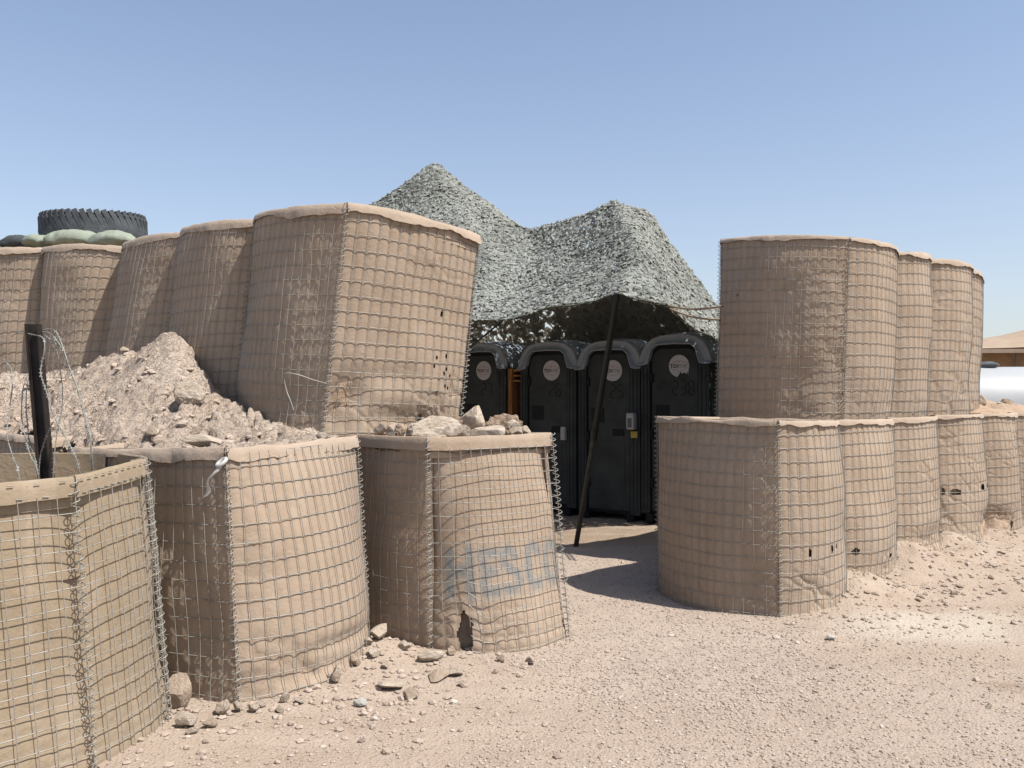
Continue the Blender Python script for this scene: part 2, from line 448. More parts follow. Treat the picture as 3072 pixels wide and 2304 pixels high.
def seg_dist(px, pz, a, b):
    ax, az = a; bx, bz = b; dx, dz = bx - ax, bz - az
    t = np.clip(((px - ax) * dx + (pz - az) * dz) / (dx * dx + dz * dz + 1e-9), 0, 1)
    return np.hypot(px - ax - t * dx, pz - az - t * dz)

LETTERS = [[(1.5, 5.1), (1.5, 8.35)], [(3.2, 5.1), (3.2, 8.5)], [(1.5, 6.9), (3.2, 6.9)],
           [(4.45, 5.2), (4.45, 8.25)], [(4.45, 8.2), (5.6, 8.2)], [(4.45, 6.85), (5.5, 6.85)], [(4.45, 5.35), (5.6, 5.35)],
           [(7.6, 7.9), (7.1, 8.4), (6.4, 8.1), (6.4, 7.4), (7.0, 6.9), (7.7, 6.5), (7.8, 5.9), (7.2, 5.4), (6.3, 5.5)],
           [(10.3, 8.0), (9.7, 8.4), (9.1, 8.0), (8.85, 7.0), (9.0, 6.0), (9.5, 5.4), (10.2, 5.6)],
           [(11.9, 8.3), (11.3, 7.9), (11.1, 6.9), (11.3, 5.8), (11.9, 5.4), (12.6, 5.8), (12.8, 6.9), (12.6, 7.9), (11.9, 8.3)]]

def coil(mbd, a, b, out, r=0.020, pitch=0.040, seed=0, wr=0.0026):
    a = np.array(a, float); b = np.array(b, float); L = np.linalg.norm(b - a); ax = (b - a) / L
    e1 = np.array([out[0], out[1], 0.0]); e1 -= ax * e1.dot(ax); e1 /= np.linalg.norm(e1); e2 = np.cross(ax, e1)
    n = int(L / pitch * 9); t = np.linspace(0, 1, n)
    th = t * L / pitch * 2 * math.pi + 0.5 * fbm(P3(t * 12 + seed * 5.0, 0.0), 2, 3)
    cx = 0.006 * fbm(P3(t * 9 + seed * 3.1, 1.0), 2, 5)[:, None]; rr = (r * (1 + 0.12 * fbm(P3(t * 16, seed * 1.0), 1, 6)))[:, None]
    p = a + ax * (t * L)[:, None] + e1 * (cx + 0.35 * r) + rr * (e1 * np.cos(th)[:, None] + e2 * np.sin(th)[:, None])
    # coil keeps a constant frame: build the ring by hand
    tg = np.gradient(p, axis=0); tg /= np.linalg.norm(tg, axis=1)[:, None]
    n1 = np.cross(tg, ax); n1 /= np.linalg.norm(n1, axis=1)[:, None]; n2 = np.cross(tg, n1)
    an = np.arange(4) * math.pi / 2
    V = p[:, None] + wr * (n1[:, None] * np.cos(an)[None, :, None] + n2[:, None] * np.sin(an)[None, :, None])
    i = np.arange(n * 4).reshape(n, 4); j = np.roll(i, -1, 1)
    mbd.add(V, np.stack([i[:-1], i[1:], j[1:], j[:-1]], -1).reshape(-1, 4))
    mbd.tube(np.stack([a + e1 * 0.35 * r, b + e1 * 0.35 * r]), wr, 4)

gab_n = [0]
def gabion(label, corners, sides, group, fill=-0.05, mound=0.0, coils=(), fab=None, style='tight', flap=0.062, rim=None,
           holes=None, paint=None, colp=0.074, rowp=0.1, sub=4, fill_mat=None, staples=False, bent=None, neat=False, nocol=()):
    """corners: [(bottom xyz, top xyz)] counter-clockwise from above; sides: one dict per side, or None for a plain hidden side"""
    gab_n[0] += 1; seed = gab_n[0]
    n = len(corners)
    cb = np.mean([c[0] for c in corners], axis=0)
    root = empty('gabion', (0, 0, 0), label, 'gabion', group)
    root.location = (cb[0], cb[1], min(c[0][2] for c in corners))
    O = np.array(root.location)
    fab = fab or M_fab; rim = rim or M_rim
    bound = []; mf = MB(); paint_a = []; msoil = None; flaps = MB(); stp = MB()
    for k in range(n):
        (b0, t0), (b1, t1) = corners[k], corners[(k + 1) % n]
        sd = sides[k]
        if sd is None:
            pn = Panel(b0, b1, t0, t1, 0.0, 0.0, 0, seed + k * .37)
            u, v = np.meshgrid(np.linspace(0, 1, 9), np.linspace(0, 1, 9), indexing='ij')
            Pp = pn.P(u, v); mf.grid(Pp - O); paint_a.append(np.zeros(u.size))
        else:
            st = sd.get('style', style)
            pn = Panel(b0, b1, t0, t1, sd.get('Bb', .2), sd.get('Bt', .15), sd.get('belly', 0.02), seed + k * .37, sd.get('power', 2.3), sd.get('dent', .02))
            arc = pn.P(np.linspace(0, 1, 40), np.full(40, .4)); al = np.linalg.norm(np.diff(arc, axis=0), axis=1).sum()
            nc = max(3, int(round(al / colp))); nr = max(3, int(round(pn.h / rowp)))
            s_ = sd.get('sub', sub)
            u, v = np.meshgrid(np.linspace(0, 1, nc * s_ + 1), np.linspace(0, 1, nr * s_ + 1), indexing='ij')
            d = fab_disp(pn, u, v, st, nc, nr)
            for dn in sd.get('dents', ()):      # (u, v, ru, rv, depth)
                d = d - dn[4] * np.exp(-((u - dn[0]) / dn[2]) ** 2 - ((v - dn[1]) / dn[3]) ** 2)
            Nn = pn.N(u, v); Pp = pn.P(u, v) + Nn * d[..., None]
            keep = np.ones((u.shape[0] - 1, u.shape[1] - 1), bool)
            hl = sd.get('holes', ())
            if hl:
                uc = (u[:-1, :-1] + u[1:, 1:]) / 2; vc = (v[:-1, :-1] + v[1:, 1:]) / 2
                ns = fbm(P3(uc * 22, vc * 22, seed * 1.0), 3, 91)
                for (hu, hv, ru, rv) in hl:
                    keep &= ~((((uc - hu) / ru) ** 2 + ((vc - hv) / rv) ** 2 + 0.7 * ns) < 1)
                us, vs = np.meshgrid(np.linspace(0.02, .98, 60), np.linspace(0.0, .97, 70), indexing='ij')
                ds = (-0.10 if st == 'loose' else -0.05) + 0.03 * fbm(P3(us * 14, vs * 14, seed * 2.0), 4, 14)
                if msoil is None: msoil = MB()
                msoil.grid(pn.P(us, vs) + pn.N(us, vs) * ds[..., None] - O)
            i = np.arange(u.size).reshape(u.shape)
            q = np.stack([i[:-1, :-1], i[1:, :-1], i[1:, 1:], i[:-1, 1:]], -1)[keep]
            mf.add(Pp - O, q)
            pa = np.zeros(u.shape)
            if sd.get('paint'):
                cc = u * nc; rrw = v * nr; dist = np.full(u.shape, 9.0)
                for stroke in LETTERS:
                    for a_, b_ in zip(stroke[:-1], stroke[1:]): dist = np.minimum(dist, seg_dist(cc, rrw, a_, b_))
                dist = dist + 0.16 * fbm(P3(u * 30, v * 30), 3, 15)
                pa = np.clip((0.62 - dist) / 0.50, 0, 1) * 0.85
            paint_a.append(pa.ravel())
            # welded wire panel
            wp = MB(); vt = sd.get('wtop', 1.0 - (0.075 / pn.h if neat else 0.02))
            hol = sd.get('cut', ())
            hu = np.linspace(0, 1, nc * 2 + 1)
            def gapfix(uu, vv, off):
                dd = np.full(uu.shape, off)
                for dn in sd.get('dents', ()):
                    dd = dd - 0.8 * dn[4] * np.exp(-((uu - dn[0]) / dn[2]) ** 2 - ((vv - dn[1]) / dn[3]) ** 2)
                return dd
            for r_ in range(0, nr + 1):
                vr = min(r_ / nr, vt)
                if neat and r_ / nr > vt + 0.4 / nr: continue
                vv = np.full(hu.shape, vr) + 0.05 / nr * fbm(P3(hu * 5 + seed, r_ * 3.7), 2, 12)
                if bent and sd.get('bent'):
                    for (bu, bv, bw, bh) in sd['bent']:
                        g = np.exp(-((hu - bu) / bw) ** 2) * np.exp(-((vr - bv) / (2.2 / nr)) ** 2); vv = vv + g * bh
                off = gapfix(hu, vv, 0.004)
                path = pn.P(hu, vv) + pn.N(hu, vv) * (off + 0.003 * fbm(P3(hu * 8, r_ * 2.3, seed), 2, 13))[:, None]
                segs = [(0, len(hu))]
                for (c0, c1, w0, w1) in hol:
                    if w0 <= r_ / nr <= w1:
                        a_ = int(c0 * (len(hu) - 1)); b_ = int(c1 * (len(hu) - 1)); segs = [(0, a_ + 1), (b_, len(hu))]
                for a_, b_ in segs:
                    if b_ - a_ > 1: wp.tube(path[a_:b_] - O, 0.0024, 4)
            hv = np.linspace(0, vt, nr * 2 + 1)
            for c_ in range(1, nc):
                uu = np.full(hv.shape, c_ / nc) + 0.06 / nc * fbm(P3(hv * 6 + seed, c_ * 2.9), 2, 16)
                off = gapfix(uu, hv, 0.0085)
                path = pn.P(uu, hv) + pn.N(uu, hv) * off[:, None]
                st_ = 0
                for (c0, c1, w0, w1) in hol:
                    if c0 <= c_ / nc <= c1: st_ = int(w1 * (len(hv) - 1))
                wp.tube(path[st_:] - O, 0.0021, 4)
            wp.build('wire_panel', M_wire, root)
        # rim flap folded over the top edge
        bu = np.linspace(0, 1, 64 if sd is not None else 10)
        top = pn.P(bu, np.ones_like(bu)); nb = pn.N(bu, np.full_like(bu, .97)); nb[:, 2] = 0; nb /= np.linalg.norm(nb, axis=1)[:, None]
        # the fold's long edge wanders
        wv_ = fbm(P3(bu * 4 + seed * 1.7, k * 3.0), 3, 25); wv2 = fbm(P3(bu * 6 + seed * 2.7, k * 5.0), 3, 26)
        hf = fbm(P3(bu * 15 + seed * 1.1, k * 4.0), 3, 28)
        fl = flap * np.clip(1 + (0.05 if neat else 0.55) * wv_ + (0.04 if neat else 0.28) * hf, .35, 1.7)
        ripple = (0.002 if neat else 0.012) * wv2 + (0.0012 if neat else 0.006) * hf
        crest = (0.004 if neat else 0.014) * fbm(P3(bu * 5 + seed, k * 2.0), 3, 27) + (0.001 if neat else 0.005) * hf
        o1 = 0.014 + np.abs(ripple) + (0.0 if neat else 0.003)
        prof = [(o1, -fl), (0.012 + 0.9 * np.abs(ripple) + (0.0 if neat else 0.006) * np.abs(fbm(P3(bu * 14, k * 2.0 + seed), 2, 29)), -fl * 0.5), (0.009 + 0 * fl, crest - 0.002), (0.004 + 0 * fl, crest + 0.002), (-0.003 + 0 * fl, crest - 0.001), (-0.009 + 0 * fl, -0.04 + 0 * fl), (-0.012 + 0 * fl, -0.13 + 0 * fl)]
        G = np.stack([top + nb * np.asarray(a_)[:, None] + np.array([0, 0, 1.0]) * np.asarray(b_)[:, None] for a_, b_ in prof], 1)
        # a touch short of the seams so neighbouring flaps stay apart
        flaps.grid(G - O)
        if staples and sd is not None:
            for su in np.arange(0.06, 0.98, 0.09):
                for hz in (0.016, flap - 0.012):
                    p = pn.P(np.array([su + (0.03 if hz > .02 else 0)]), np.array([1.0]))[0]; nn_ = pn.N(np.array([su]), np.array([.97]))[0]
                    tt = np.array([-nn_[1], nn_[0], 0.0])
                    p = p + nn_ * 0.0185 - np.array([0, 0, hz])
                    stp.tube(np.stack([p - tt * 0.012, p + tt * 0.012]) - O, 0.0022, 4)
        bound.append(pn.P(np.linspace(0, 1, 17)[:-1], np.full(16, 0.97)))
    mf.attr = {'paint': np.concatenate(paint_a)}
    mf.build('fabric_liner', fab, root)
    flo = flaps.build('rim_flap', rim, root)
    flo.data.attributes.new('paint', 'FLOAT', 'POINT')
    if stp.n: tag(stp.build('staple_row', M_wire, root), None, None, None, 'stuff')
    if msoil: msoil.build('exposed_soil', M_rub, root)
    for cs in coils:
        (b0, t0) = corners[cs]
        pv = np.array(corners[cs - 1][0]); nx = np.array(corners[(cs + 1) % n][0]); c0 = np.array(b0)
        out = -((pv - c0)[:2] / np.linalg.norm((pv - c0)[:2]) + (nx - c0)[:2] / np.linalg.norm((nx - c0)[:2]))
        if np.linalg.norm(out) < 0.4:
            dd = (nx - pv)[:2]; out = np.array([dd[1], -dd[0]])
        cm = MB(); coil(cm, np.array(b0) - O, np.array(t0) - O, out / np.linalg.norm(out), seed=seed + cs)
        cm.build('coil_hinge', M_wire, root)
    # soil fill
    if fill is not None:
        B = np.concatenate(bound); c = B.mean(0)
        rr = np.linspace(0, 1, 22)[:, None, None] ** 0.8
        Q = c + (np.vstack([B, B[:1]])[None] - c) * rr
        zt = np.mean([t[2] for _, t in corners])
        nz = fbm(P3(Q[..., 0] * 5, Q[..., 1] * 5, seed), 5, 44)
        f1, f2, _ = worley2(Q[..., 0] * 9, Q[..., 1] * 9, 5)
        Q[..., 2] = Q[..., 2] + fill + mound * (1 - rr[..., 0] ** 2) + 0.05 * nz + 0.025 * np.clip(f2 - f1, 0, .5)
        ms = MB(); ms.grid(Q - O); ms.build('soil_fill', fill_mat or M_rub, root)
    return root

def C(x, y, z0, z1, dx=0.0, dy=0.0): return ((x, y, z0), (x + dx, y + dy, z1))
D_ = dict

# right lower wall: six cells going away to the right
RB = [((1.19, 7.10), 1.403), ((1.885, 6.15), 1.39), ((2.59, 7.0), 1.375), ((3.375, 7.85), 1.372), ((4.19, 8.7), 1.382), ((5.11, 9.5), 1.384), ((5.83, 10.2), 1.388), ((6.6, 11.0), 1.39)]
nrm = np.array([-0.70, 0.71]) * 1.06
def back(p): return (p[0] + nrm[0], p[1] + nrm[1])
GR = 'gabions of the right lower row'
Rlab = ['tan gabion at the entrance end of the right lower row, shaded on its left face', 'second gabion from the entrance in the right lower row',
        'third gabion from the entrance in the right lower row', 'torn gabion with a sagging hole near its base in the right lower row',
        'narrow gabion with a dark hole at its foot in the right lower row', 'gabion cut by the right edge of the picture in the right lower row']
for i in range(6):
    (p0, z0), (p1, z1) = RB[i + 1], RB[i + 2]
    q1, q0 = back(p1), back(p0)
    if i == 0: q0 = RB[0][0]
    cs = [C(*p0, -.08, z0, -.01 if i == 0 else 0.0, 0.0), C(*p1, -.08, z1), C(*q1, -.08, z1), C(*q0, -.08, RB[0][1] if i == 0 else z0)]
    fr = D_(Bb=.24, Bt=.17, belly=.02, dent=.03)
    fr['sub'] = 8 if i < 5 else 4
    if i == 0: fr.update(dents=[(.25, .2, .12, .1, .02), (.75, .1, .2, .1, .03)], holes=[(.17, .36, .012, .022), (.40, .365, .02, .018), (.47, .37, .012, .016)])
    if i == 1: fr.update(holes=[(.12, .27, .035, .022), (.55, .21, .02, .012), (.8, .12, .03, .02)], dents=[(.5, .15, .3, .1, .025)])
    if i == 2: fr.update(dents=[(.5, .22, .3, .08, .05), (.3, .07, .3, .05, .03)], holes=[(.6, .05, .02, .012)])
    if i == 3: fr.update(holes=[(.06, .48, .045, .024), (.18, .47, .05, .02), (.55, .485, .04, .022), (.72, .49, .045, .02), (.72, .20, .20, .07)], dents=[(.72, .19, .26, .1, .09)], cut=[(.52, .92, .1, .25)])
    if i == 4: fr.update(holes=[(.2, .17, .2, .08)], dents=[(.2, .16, .25, .1, .1)], cut=[(.05, .38, .0, .22)])
    sides = [fr, None, None, D_(Bb=.22, Bt=.14, belly=.03, dent=.03, dents=[(.86, .2, .1, .16, .03)]) if i == 0 else None]
    gabion(Rlab[i], cs, sides, GR, fill=[-.03, -.08, -.08, -.05, .02, .03][i], mound=[.02, 0, 0, .02, .12, .12][i], coils=(0, 3) if i == 0 else (0,), flap=.042)

# right upper stack standing on the lower row
TB = [((1.80, 7.65), 2.952), ((2.70, 7.10), 2.866), ((3.355, 7.75), 2.858), ((3.93, 8.35), 2.892), ((4.70, 9.0), 2.890), ((5.12, 9.62), 2.84)]
GT = 'gabions of the right upper stack'
Tlab = ['tan gabion stacked on the right row nearest the entrance, mostly in shade', 'second gabion from the entrance in the right upper stack',
        'narrow third gabion from the entrance in the right upper stack', 'far gabion closing the right upper stack beside the white tank']
nt = np.array([-0.68, 0.68]) * 1.02
TB = [((p[0] * 1.06, p[1] * 1.06), 1.55 + (z - 1.55) * 1.06) for p, z in TB]
for i in range(4):
    (p0, z0), (p1, z1) = TB[i + 1], TB[i + 2]
    q1 = (p1[0] + nt[0], p1[1] + nt[1]); q0 = (p0[0] + nt[0], p0[1] + nt[1])
    if i == 0: q0 = TB[0][0]; 
    ln = 0.062
    cs = [C(*p0, 1.33, z0 - (.0, .05, .04, .07)[i] * 0, ln), C(*p1, 1.33, z1 - (.03, .0, .0, 0)[i], ln), C(*q1, 1.33, z1, ln), C(*q0, 1.33, TB[0][1] if i == 0 else z0, .05)]
    fr = D_(Bb=.14, Bt=.14, belly=.02, dent=.02) if i < 3 else D_(Bb=.06, Bt=.06)
    if i == 1: fr['holes'] = [(.9, .16, .05, .05)]
    sides = [fr, (D_(Bb=.05, Bt=.05) if i == 3 else None), None, D_(Bb=.17, Bt=.15, belly=.02, dent=.025, dents=[(.66, .18, .1, .3, .02)], holes=[(.185, .69, .008, .014)]) if i == 0 else None]
    gabion(Tlab[i], cs, sides, GT, fill=[-.12, -.05, .0, -.05][i], mound=[0, 0, .06, 0][i], coils=((0, 3), (0,), (0,), (0, 1))[i], flap=.045)

# left front gabions
GL = 'gabions of the left front'
# the one with blue-grey sprayed letters
cs = [C(-.505, 5.40, -.08, 1.305, -.022, 0), C(.375, 5.75, -.08, 1.318, -.118, 0), C(-.40, 6.52, -.08, 1.31), C(-1.28, 6.17, -.08, 1.305)]
sides = [D_(Bb=.22, Bt=.05, belly=.01, style='loose', paint=True, sub=8, dent=.02, power=2.2, holes=[(.2, .13, .045, .10)], cut=[(.15, .25, .0, .2)], bent=[(.19, .22, .08, .045), (.34, .2, .10, -.035)]),
         D_(Bb=.1, Bt=.03, style='loose'), None, D_(Bb=.07, Bt=.03, belly=.03, style='loose', dent=.03)]
gabion('low gabion with blue-grey letters sprayed on its wire-covered front', cs, sides, GL, fill=-.05, mound=.07, coils=(0, 1), flap=.082, colp=.076, rowp=.08, neat=True, bent=True, fill_mat=M_rub, rim=M_fab)
# the middle one
cs = [C(-1.39, 4.45, -.08, 1.292, -.075, 0), C(-.90, 5.45, -.08, 1.31, -.075, 0), C(-1.85, 6.15, -.08, 1.31), C(-2.50, 5.02, -.08, 1.262, -.02, 0)]
sides = [D_(Bb=.23, Bt=.06, belly=.05, dent=.025, dents=[(.35, .12, .3, .05, .035), (.55, .2, .3, .03, .03)]), None, None, D_(Bb=.05, Bt=.03, belly=.04, dent=.035, power=2.0)]
gabion('middle left gabion with a white ribbon tied at its top corner', cs, sides, GL, fill=None, coils=(0, 1), flap=.06)
# the nearest one, open at the top
cs = [C(-1.735, 3.65, -.08, 1.222, -.105, 0), C(-1.635, 4.17, -.08, 1.262, -.125, 0), C(-2.25, 4.88, -.08, 1.24), C(-3.05, 4.82, -.08, 1.24), C(-3.4, 3.8, -.08, 1.22), C(-2.50, 2.85, -.08, 1.19, -.1, 0)]
sides = [D_(Bb=.035, Bt=.0, belly=.01, style='loose', dent=.012), D_(Bb=.1, Bt=.05, style='loose'), D_(Bb=.05, Bt=.03, style='loose'), None, None, D_(Bb=.06, Bt=.0, belly=.02, style='loose', dent=.02)]
gabion('nearest olive-tan gabion at the left edge, open topped with a steel picket inside', cs, sides, GL, fill=-.42, coils=(0, 1), flap=.086, colp=.0755, rowp=.078, fab=M_fab2, rim=M_fab2, neat=True, staples=True, sub=5)
# one behind it, only its rim in view
cs = [C(-3.0, 5.65, -.08, 1.297), C(-2.55, 6.5, -.08, 1.3), C(-3.3, 7.1, -.08, 1.3), C(-3.85, 6.38, -.08, 1.312)]
sides = [None, None, None, D_(Bb=.1, Bt=.06)]
gabion('half buried gabion showing its pale rim behind the steel picket', cs, sides, GL, fill=None, coils=(0,), flap=.055)

# left upper wall
GU = 'gabions of the left upper wall'
fr_u = lambda **k: D_(Bb=.15, Bt=.15, belly=.02, dent=.03, **k)
u1 = ((-1.27, 5.80, 1.22), (-1.10, 5.80, 2.85)); u2 = ((-.41, 6.5, 1.2), (-.247, 6.5, 2.768))
v1 = ((-2.11, 6.6, 1.28), (-1.942, 6.6, 2.905)); v2 = ((-3.04, 7.35, 1.2), (-2.784, 7.35, 2.95)); v3 = ((-3.86, 8.05, 1.2), (-3.57, 8.05, 2.95))
v4 = ((-4.58, 8.32, 1.2), (-4.484, 8.3, 2.985)); v5 = ((-5.5, 8.62, 1.2), (-5.42, 8.6, 2.98))
bk = lambda s, dx, dy: ((s[0][0] + dx, s[0][1] + dy, s[0][2]), (s[1][0] + dx, s[1][1] + dy, s[1][2]))
w1, w2, w3, w4, w5 = bk(v1, .78, .75), bk(v2, .76, .78), bk(v3, .5, .95), bk(v4, .3, 1.02), bk(v5, .3, 1.02)
pk = [(.72, .60 + .0, .018, .014), (.70, .40, .009, .009), (.78, .33, .010, .010), (.79, .41, .01, .01), (.80, .35, .008, .008), (.84, .32, .008, .01), (.74, .30, .008, .008), (.81, .27, .011, .011), (.835, .265, .009, .009), (.88, .34, .008, .008), (.73, .245, .012, .01), (.62, .12, .03, .022), (.68, .36, .008, .007)]
gabion('big leaning gabion beside the entrance on the left wall, its sunlit face punctured', [u1, u2, w1, v1],
       [D_(Bb=.12, Bt=.10, belly=.0, dent=.03, holes=pk, sub=8, dents=[(.12, .22, .12, .06, .05), (.3, .3, .25, .05, .02), (.5, .12, .3, .05, .03), (.05, .12, .1, .08, .05)]), D_(Bb=.14, Bt=.1), None, fr_u(dents=[(.75, .18, .2, .1, .03)])],
       GU, fill=-.06, coils=(0, 1, 3), flap=.062)
gabion('shaded gabion left of the big leaning one on the upper wall', [v1, w1, w2, v2], [None, None, None, fr_u()], GU, fill=-.05, coils=(3,), flap=.055)
gabion('leaning gabion above the peak of the dirt heap on the upper wall', [v2, w2, w3, v3], [None, None, None, fr_u()], GU, fill=-.05, coils=(3,), flap=.055)
gabion('gabion with a sunlit patch under the sandbags on the upper wall', [v3, w3, w4, v4], [None, None, None, fr_u()], GU, fill=-.03, coils=(3,), flap=.06)
gabion('gabion cut by the left edge of the picture on the upper wall', [v4, w4, w5, v5], [None, None, None, fr_u()], GU, fill=.0, mound=.03, coils=(), flap=.06)

# ------------------------------------------------------------------ dirt heap between the left walls
HP = [(-2.60, 6.72, 2.03), (-2.50, 6.64, 1.99), (-2.70, 6.85, 2.05), (-2.87, 6.95, 1.93), (-3.37, 7.35, 1.89), (-3.76, 7.45, 1.67), (-4.35, 7.4, 1.72), (-2.27, 6.42, 1.66), (-1.95, 6.12, 1.47), (-1.56, 5.82, 1.335), (-1.26, 5.7, 1.31), (-2.41, 6.55, 1.84),
      (-2.05, 6.5, 1.40), (-2.3, 6.75, 1.55), (-2.80, 7.15, 1.93), (-3.6, 7.85, 1.75), (-4.4, 8.15, 1.6), (-1.5, 6.6, 1.3), (-1.0, 6.8, 1.28), (-.55, 6.5, 1.2),
      (-1.47, 4.6, 1.215), (-2.0, 4.9, 1.23), (-2.45, 5.1, 1.20), (-1.1, 5.35, 1.235), (-1.35, 5.2, 1.25), (-3.0, 5.8, 1.24), (-3.7, 6.4, 1.26), (-4.6, 6.4, 1.3), (-2.14, 5.65, 1.40), (-2.55, 6.0, 1.56), (-3.0, 6.5, 1.60), (-1.7, 5.4, 1.29), (-2.6, 5.4, 1.26), (-3.4, 6.9, 1.66),
      (-2.0, 8.0, 1.3), (-3.5, 9.0, 1.4), (-5.2, 8.6, 1.4)]
hz = rbf_fit([(p[0], p[1]) for p in HP], np.array([p[2] for p in HP]), 0.02)
HPOLY = [(-4.9, 7.0), (-3.83, 6.42), (-2.98, 5.70), (-2.47, 5.06), (-1.45, 4.50), (-1.02, 5.44), (-1.40, 6.0), (-1.24, 6.28), (-.45, 6.6), (-1.2, 7.3), (-2.2, 8.0), (-3.4, 8.9), (-5.4, 9.5), (-5.6, 7.6)]
def mound_z(x, y):
    z = hz(x, y)
    wx = x + 0.06 * fbm(P3(x * 6, y * 6), 3, 101); wy = y + 0.06 * fbm(P3(x * 6, y * 6, 9.0), 3, 102)
    f1, f2, cid = worley2(wx * 9, wy * 9, 11); g1, g2, cid2 = worley2(wx * 23, wy * 23, 12)
    act = np.clip(0.75 + 0.8 * fbm(P3(x * 1.6, y * 1.6), 2, 103), .15, 1)
    z = z + act * (0.13 * np.clip(f2 - f1, 0, .28) + 0.12 * (cid - .5) + 0.09 * np.clip(g2 - g1, 0, .22) + 0.06 * (cid2 - .5))
    return z + 0.035 * fbm(P3(x * 3, y * 3), 4, 104) - 0.02
mx = np.arange(-5.7, -.35, .019); my = np.arange(4.42, 9.5, .019)
MX, MY = np.meshgrid(mx, my, indexing='ij'); MZ = mound_z(MX, MY)
ins = inside(MX, MY, HPOLY)
i = np.arange(MX.size).reshape(MX.shape)
kq = ins[:-1, :-1] & ins[1:, :-1] & ins[1:, 1:] & ins[:-1, 1:]
q = np.stack([i[:-1, :-1], i[1:, :-1], i[1:, 1:], i[:-1, 1:]], -1)[kq]
used = np.unique(q); rem = -np.ones(MX.size, int); rem[used] = np.arange(len(used))
mb = MB(); mb.add(np.stack([MX, MY, MZ], -1).reshape(-1, 3)[used], rem[q])
hp = np.array(HPOLY + HPOLY[:1]); sk = []
for a, b in zip(hp[:-1], hp[1:]):
    m = int(np.linalg.norm(b - a) / .06) + 2
    for t in np.linspace(0, 1, m)[:-1]: sk.append(a + (b - a) * t)
sk = np.array(sk + [sk[0]])
zz = np.linspace(0, 1, 14)
top = mound_z(sk[:, 0], sk[:, 1])
S = np.stack([np.stack([sk[:, 0], sk[:, 1], -0.05 + (top + .03) * t], -1) for t in zz], 1)
mb.grid(S)
tag(mb.build('dirt_heap', M_soil), 'cracked pale dirt heap piled against the left upper wall', 'dirt heap')

# ------------------------------------------------------------------ rocks
def rock_mesh(name, seed, mat, ang=0.75, rough=0.10, sub=3, crag=0.0):
    import bmesh
    bm = bmesh.new(); bmesh.ops.create_icosphere(bm, subdivisions=sub, radius=1.0)
    rs = np.random.default_rng(seed)
    V = np.array([v.co for v in bm.verts])
    for _ in range(int(15 * ang)):
        n = rs.normal(size=3); n /= np.linalg.norm(n); d = rs.uniform(.38, .8)
        over = np.clip(V @ n - d, 0, None); V = V - over[:, None] * n * 0.95
    V = V * (1 + rough * fbm(V * 2.2 + seed, 4, seed)[:, None])
    if crag: V = V * (1 + crag * (np.abs(fbm(V * 5 + seed, 3, seed + 5)) - .2)[:, None])
    for v, c in zip(bm.verts, V): v.co = c
    me = bpy.data.meshes.new(name); bm.to_mesh(me); bm.free(); me.materials.append(mat)
    me.attributes.new('paint', 'FLOAT', 'POINT')
    return me
RM = [rock_mesh('rock', 100 + k, [M_rock, M_rock, M_rock2][k % 3], .7 + .3 * (k % 2), .12) for k in range(8)]
def rock(loc, size, label, group=None, mesh=None, rz=None, rx=0.0, name='rock', sink=.25):
    o = bpy.data.objects.new(name, mesh or random.choice(RM)); col.objects.link(o)
    o.scale = tuple(s / 2 for s in size); o.rotation_euler = (rx, random.uniform(-.2, .2), random.uniform(0, 6.28) if rz is None else rz)
    o.location = (loc[0], loc[1], loc[2] + size[2] * (.5 - sink))
    return tag(o, label, 'rock', group)
def gzs(x, y): return float(ground_z(np.array([float(x)]), np.array([float(y)]))[0])
def mzs(x, y): return float(mound_z(np.array([float(x)]), np.array([float(y)]))[0])
m_clod = rock_mesh('rock', 301, M_rock, .2, .16, 4, .22); m_block = rock_mesh('rock', 302, M_rock, 1.0, .08, 4); m_block2 = rock_mesh('rock', 303, M_rock, 1.1, .10, 4, .08)
m_crumb = rock_mesh('rock', 304, M_crumb, .2, .22, 4, .5); m_slab = rock_mesh('rock', 305, M_rock, 1.0, .08, 3); m_chalk = rock_mesh('rock', 306, M_white, 1.0, .06, 2)
CR = 'rocks heaped on the lettered gabion'
rock((-.50, 5.74, 1.24), (.37, .28, .21), 'cracked rounded boulder resting on the lettered gabion', CR, m_clod, .3, sink=.1)
rock((-.27, 6.0, 1.25), (.30, .24, .29), 'tall cream block of rock on the lettered gabion', CR, m_block2, .9, sink=.1)
rock((-.19, 5.80, 1.235), (.36, .22, .19), 'smooth cream block with a grey spot on the lettered gabion', CR, m_block, -.2, sink=.1)
rock((-.06, 5.98, 1.24), (.34, .26, .23), 'crumbly brown clod at the right of the rocks on the lettered gabion', CR, m_crumb, .4, sink=.15)
rock((-.62, 5.62, 1.245), (.13, .1, .09), 'small clod left of the cracked boulder on the lettered gabion', CR, m_crumb, .1)
rock((-.36, 5.85, 1.245), (.12, .12, .12), 'small brown stone between the boulder and the cream block', CR, RM[2], .1)
for k, (x, y, a) in enumerate([(-.66, 5.80, .14), (-.74, 5.70, .10), (-.80, 5.82, .12), (-.40, 5.62, .10), (-.33, 5.66, .13), (-.05, 5.78, .12), (.04, 5.80, .10), (.10, 5.86, .09), (-.58, 5.95, .16), (-.42, 6.0, .17), (-.90, 5.95, .12), (-.02, 5.88, .15)]):
    rock((x, y, 1.295), (a * 1.2, a, a), 'broken pale stone among the boulders on the lettered gabion', CR, [RM[0], m_crumb, RM[3], RM[6]][k % 4], sink=.2)
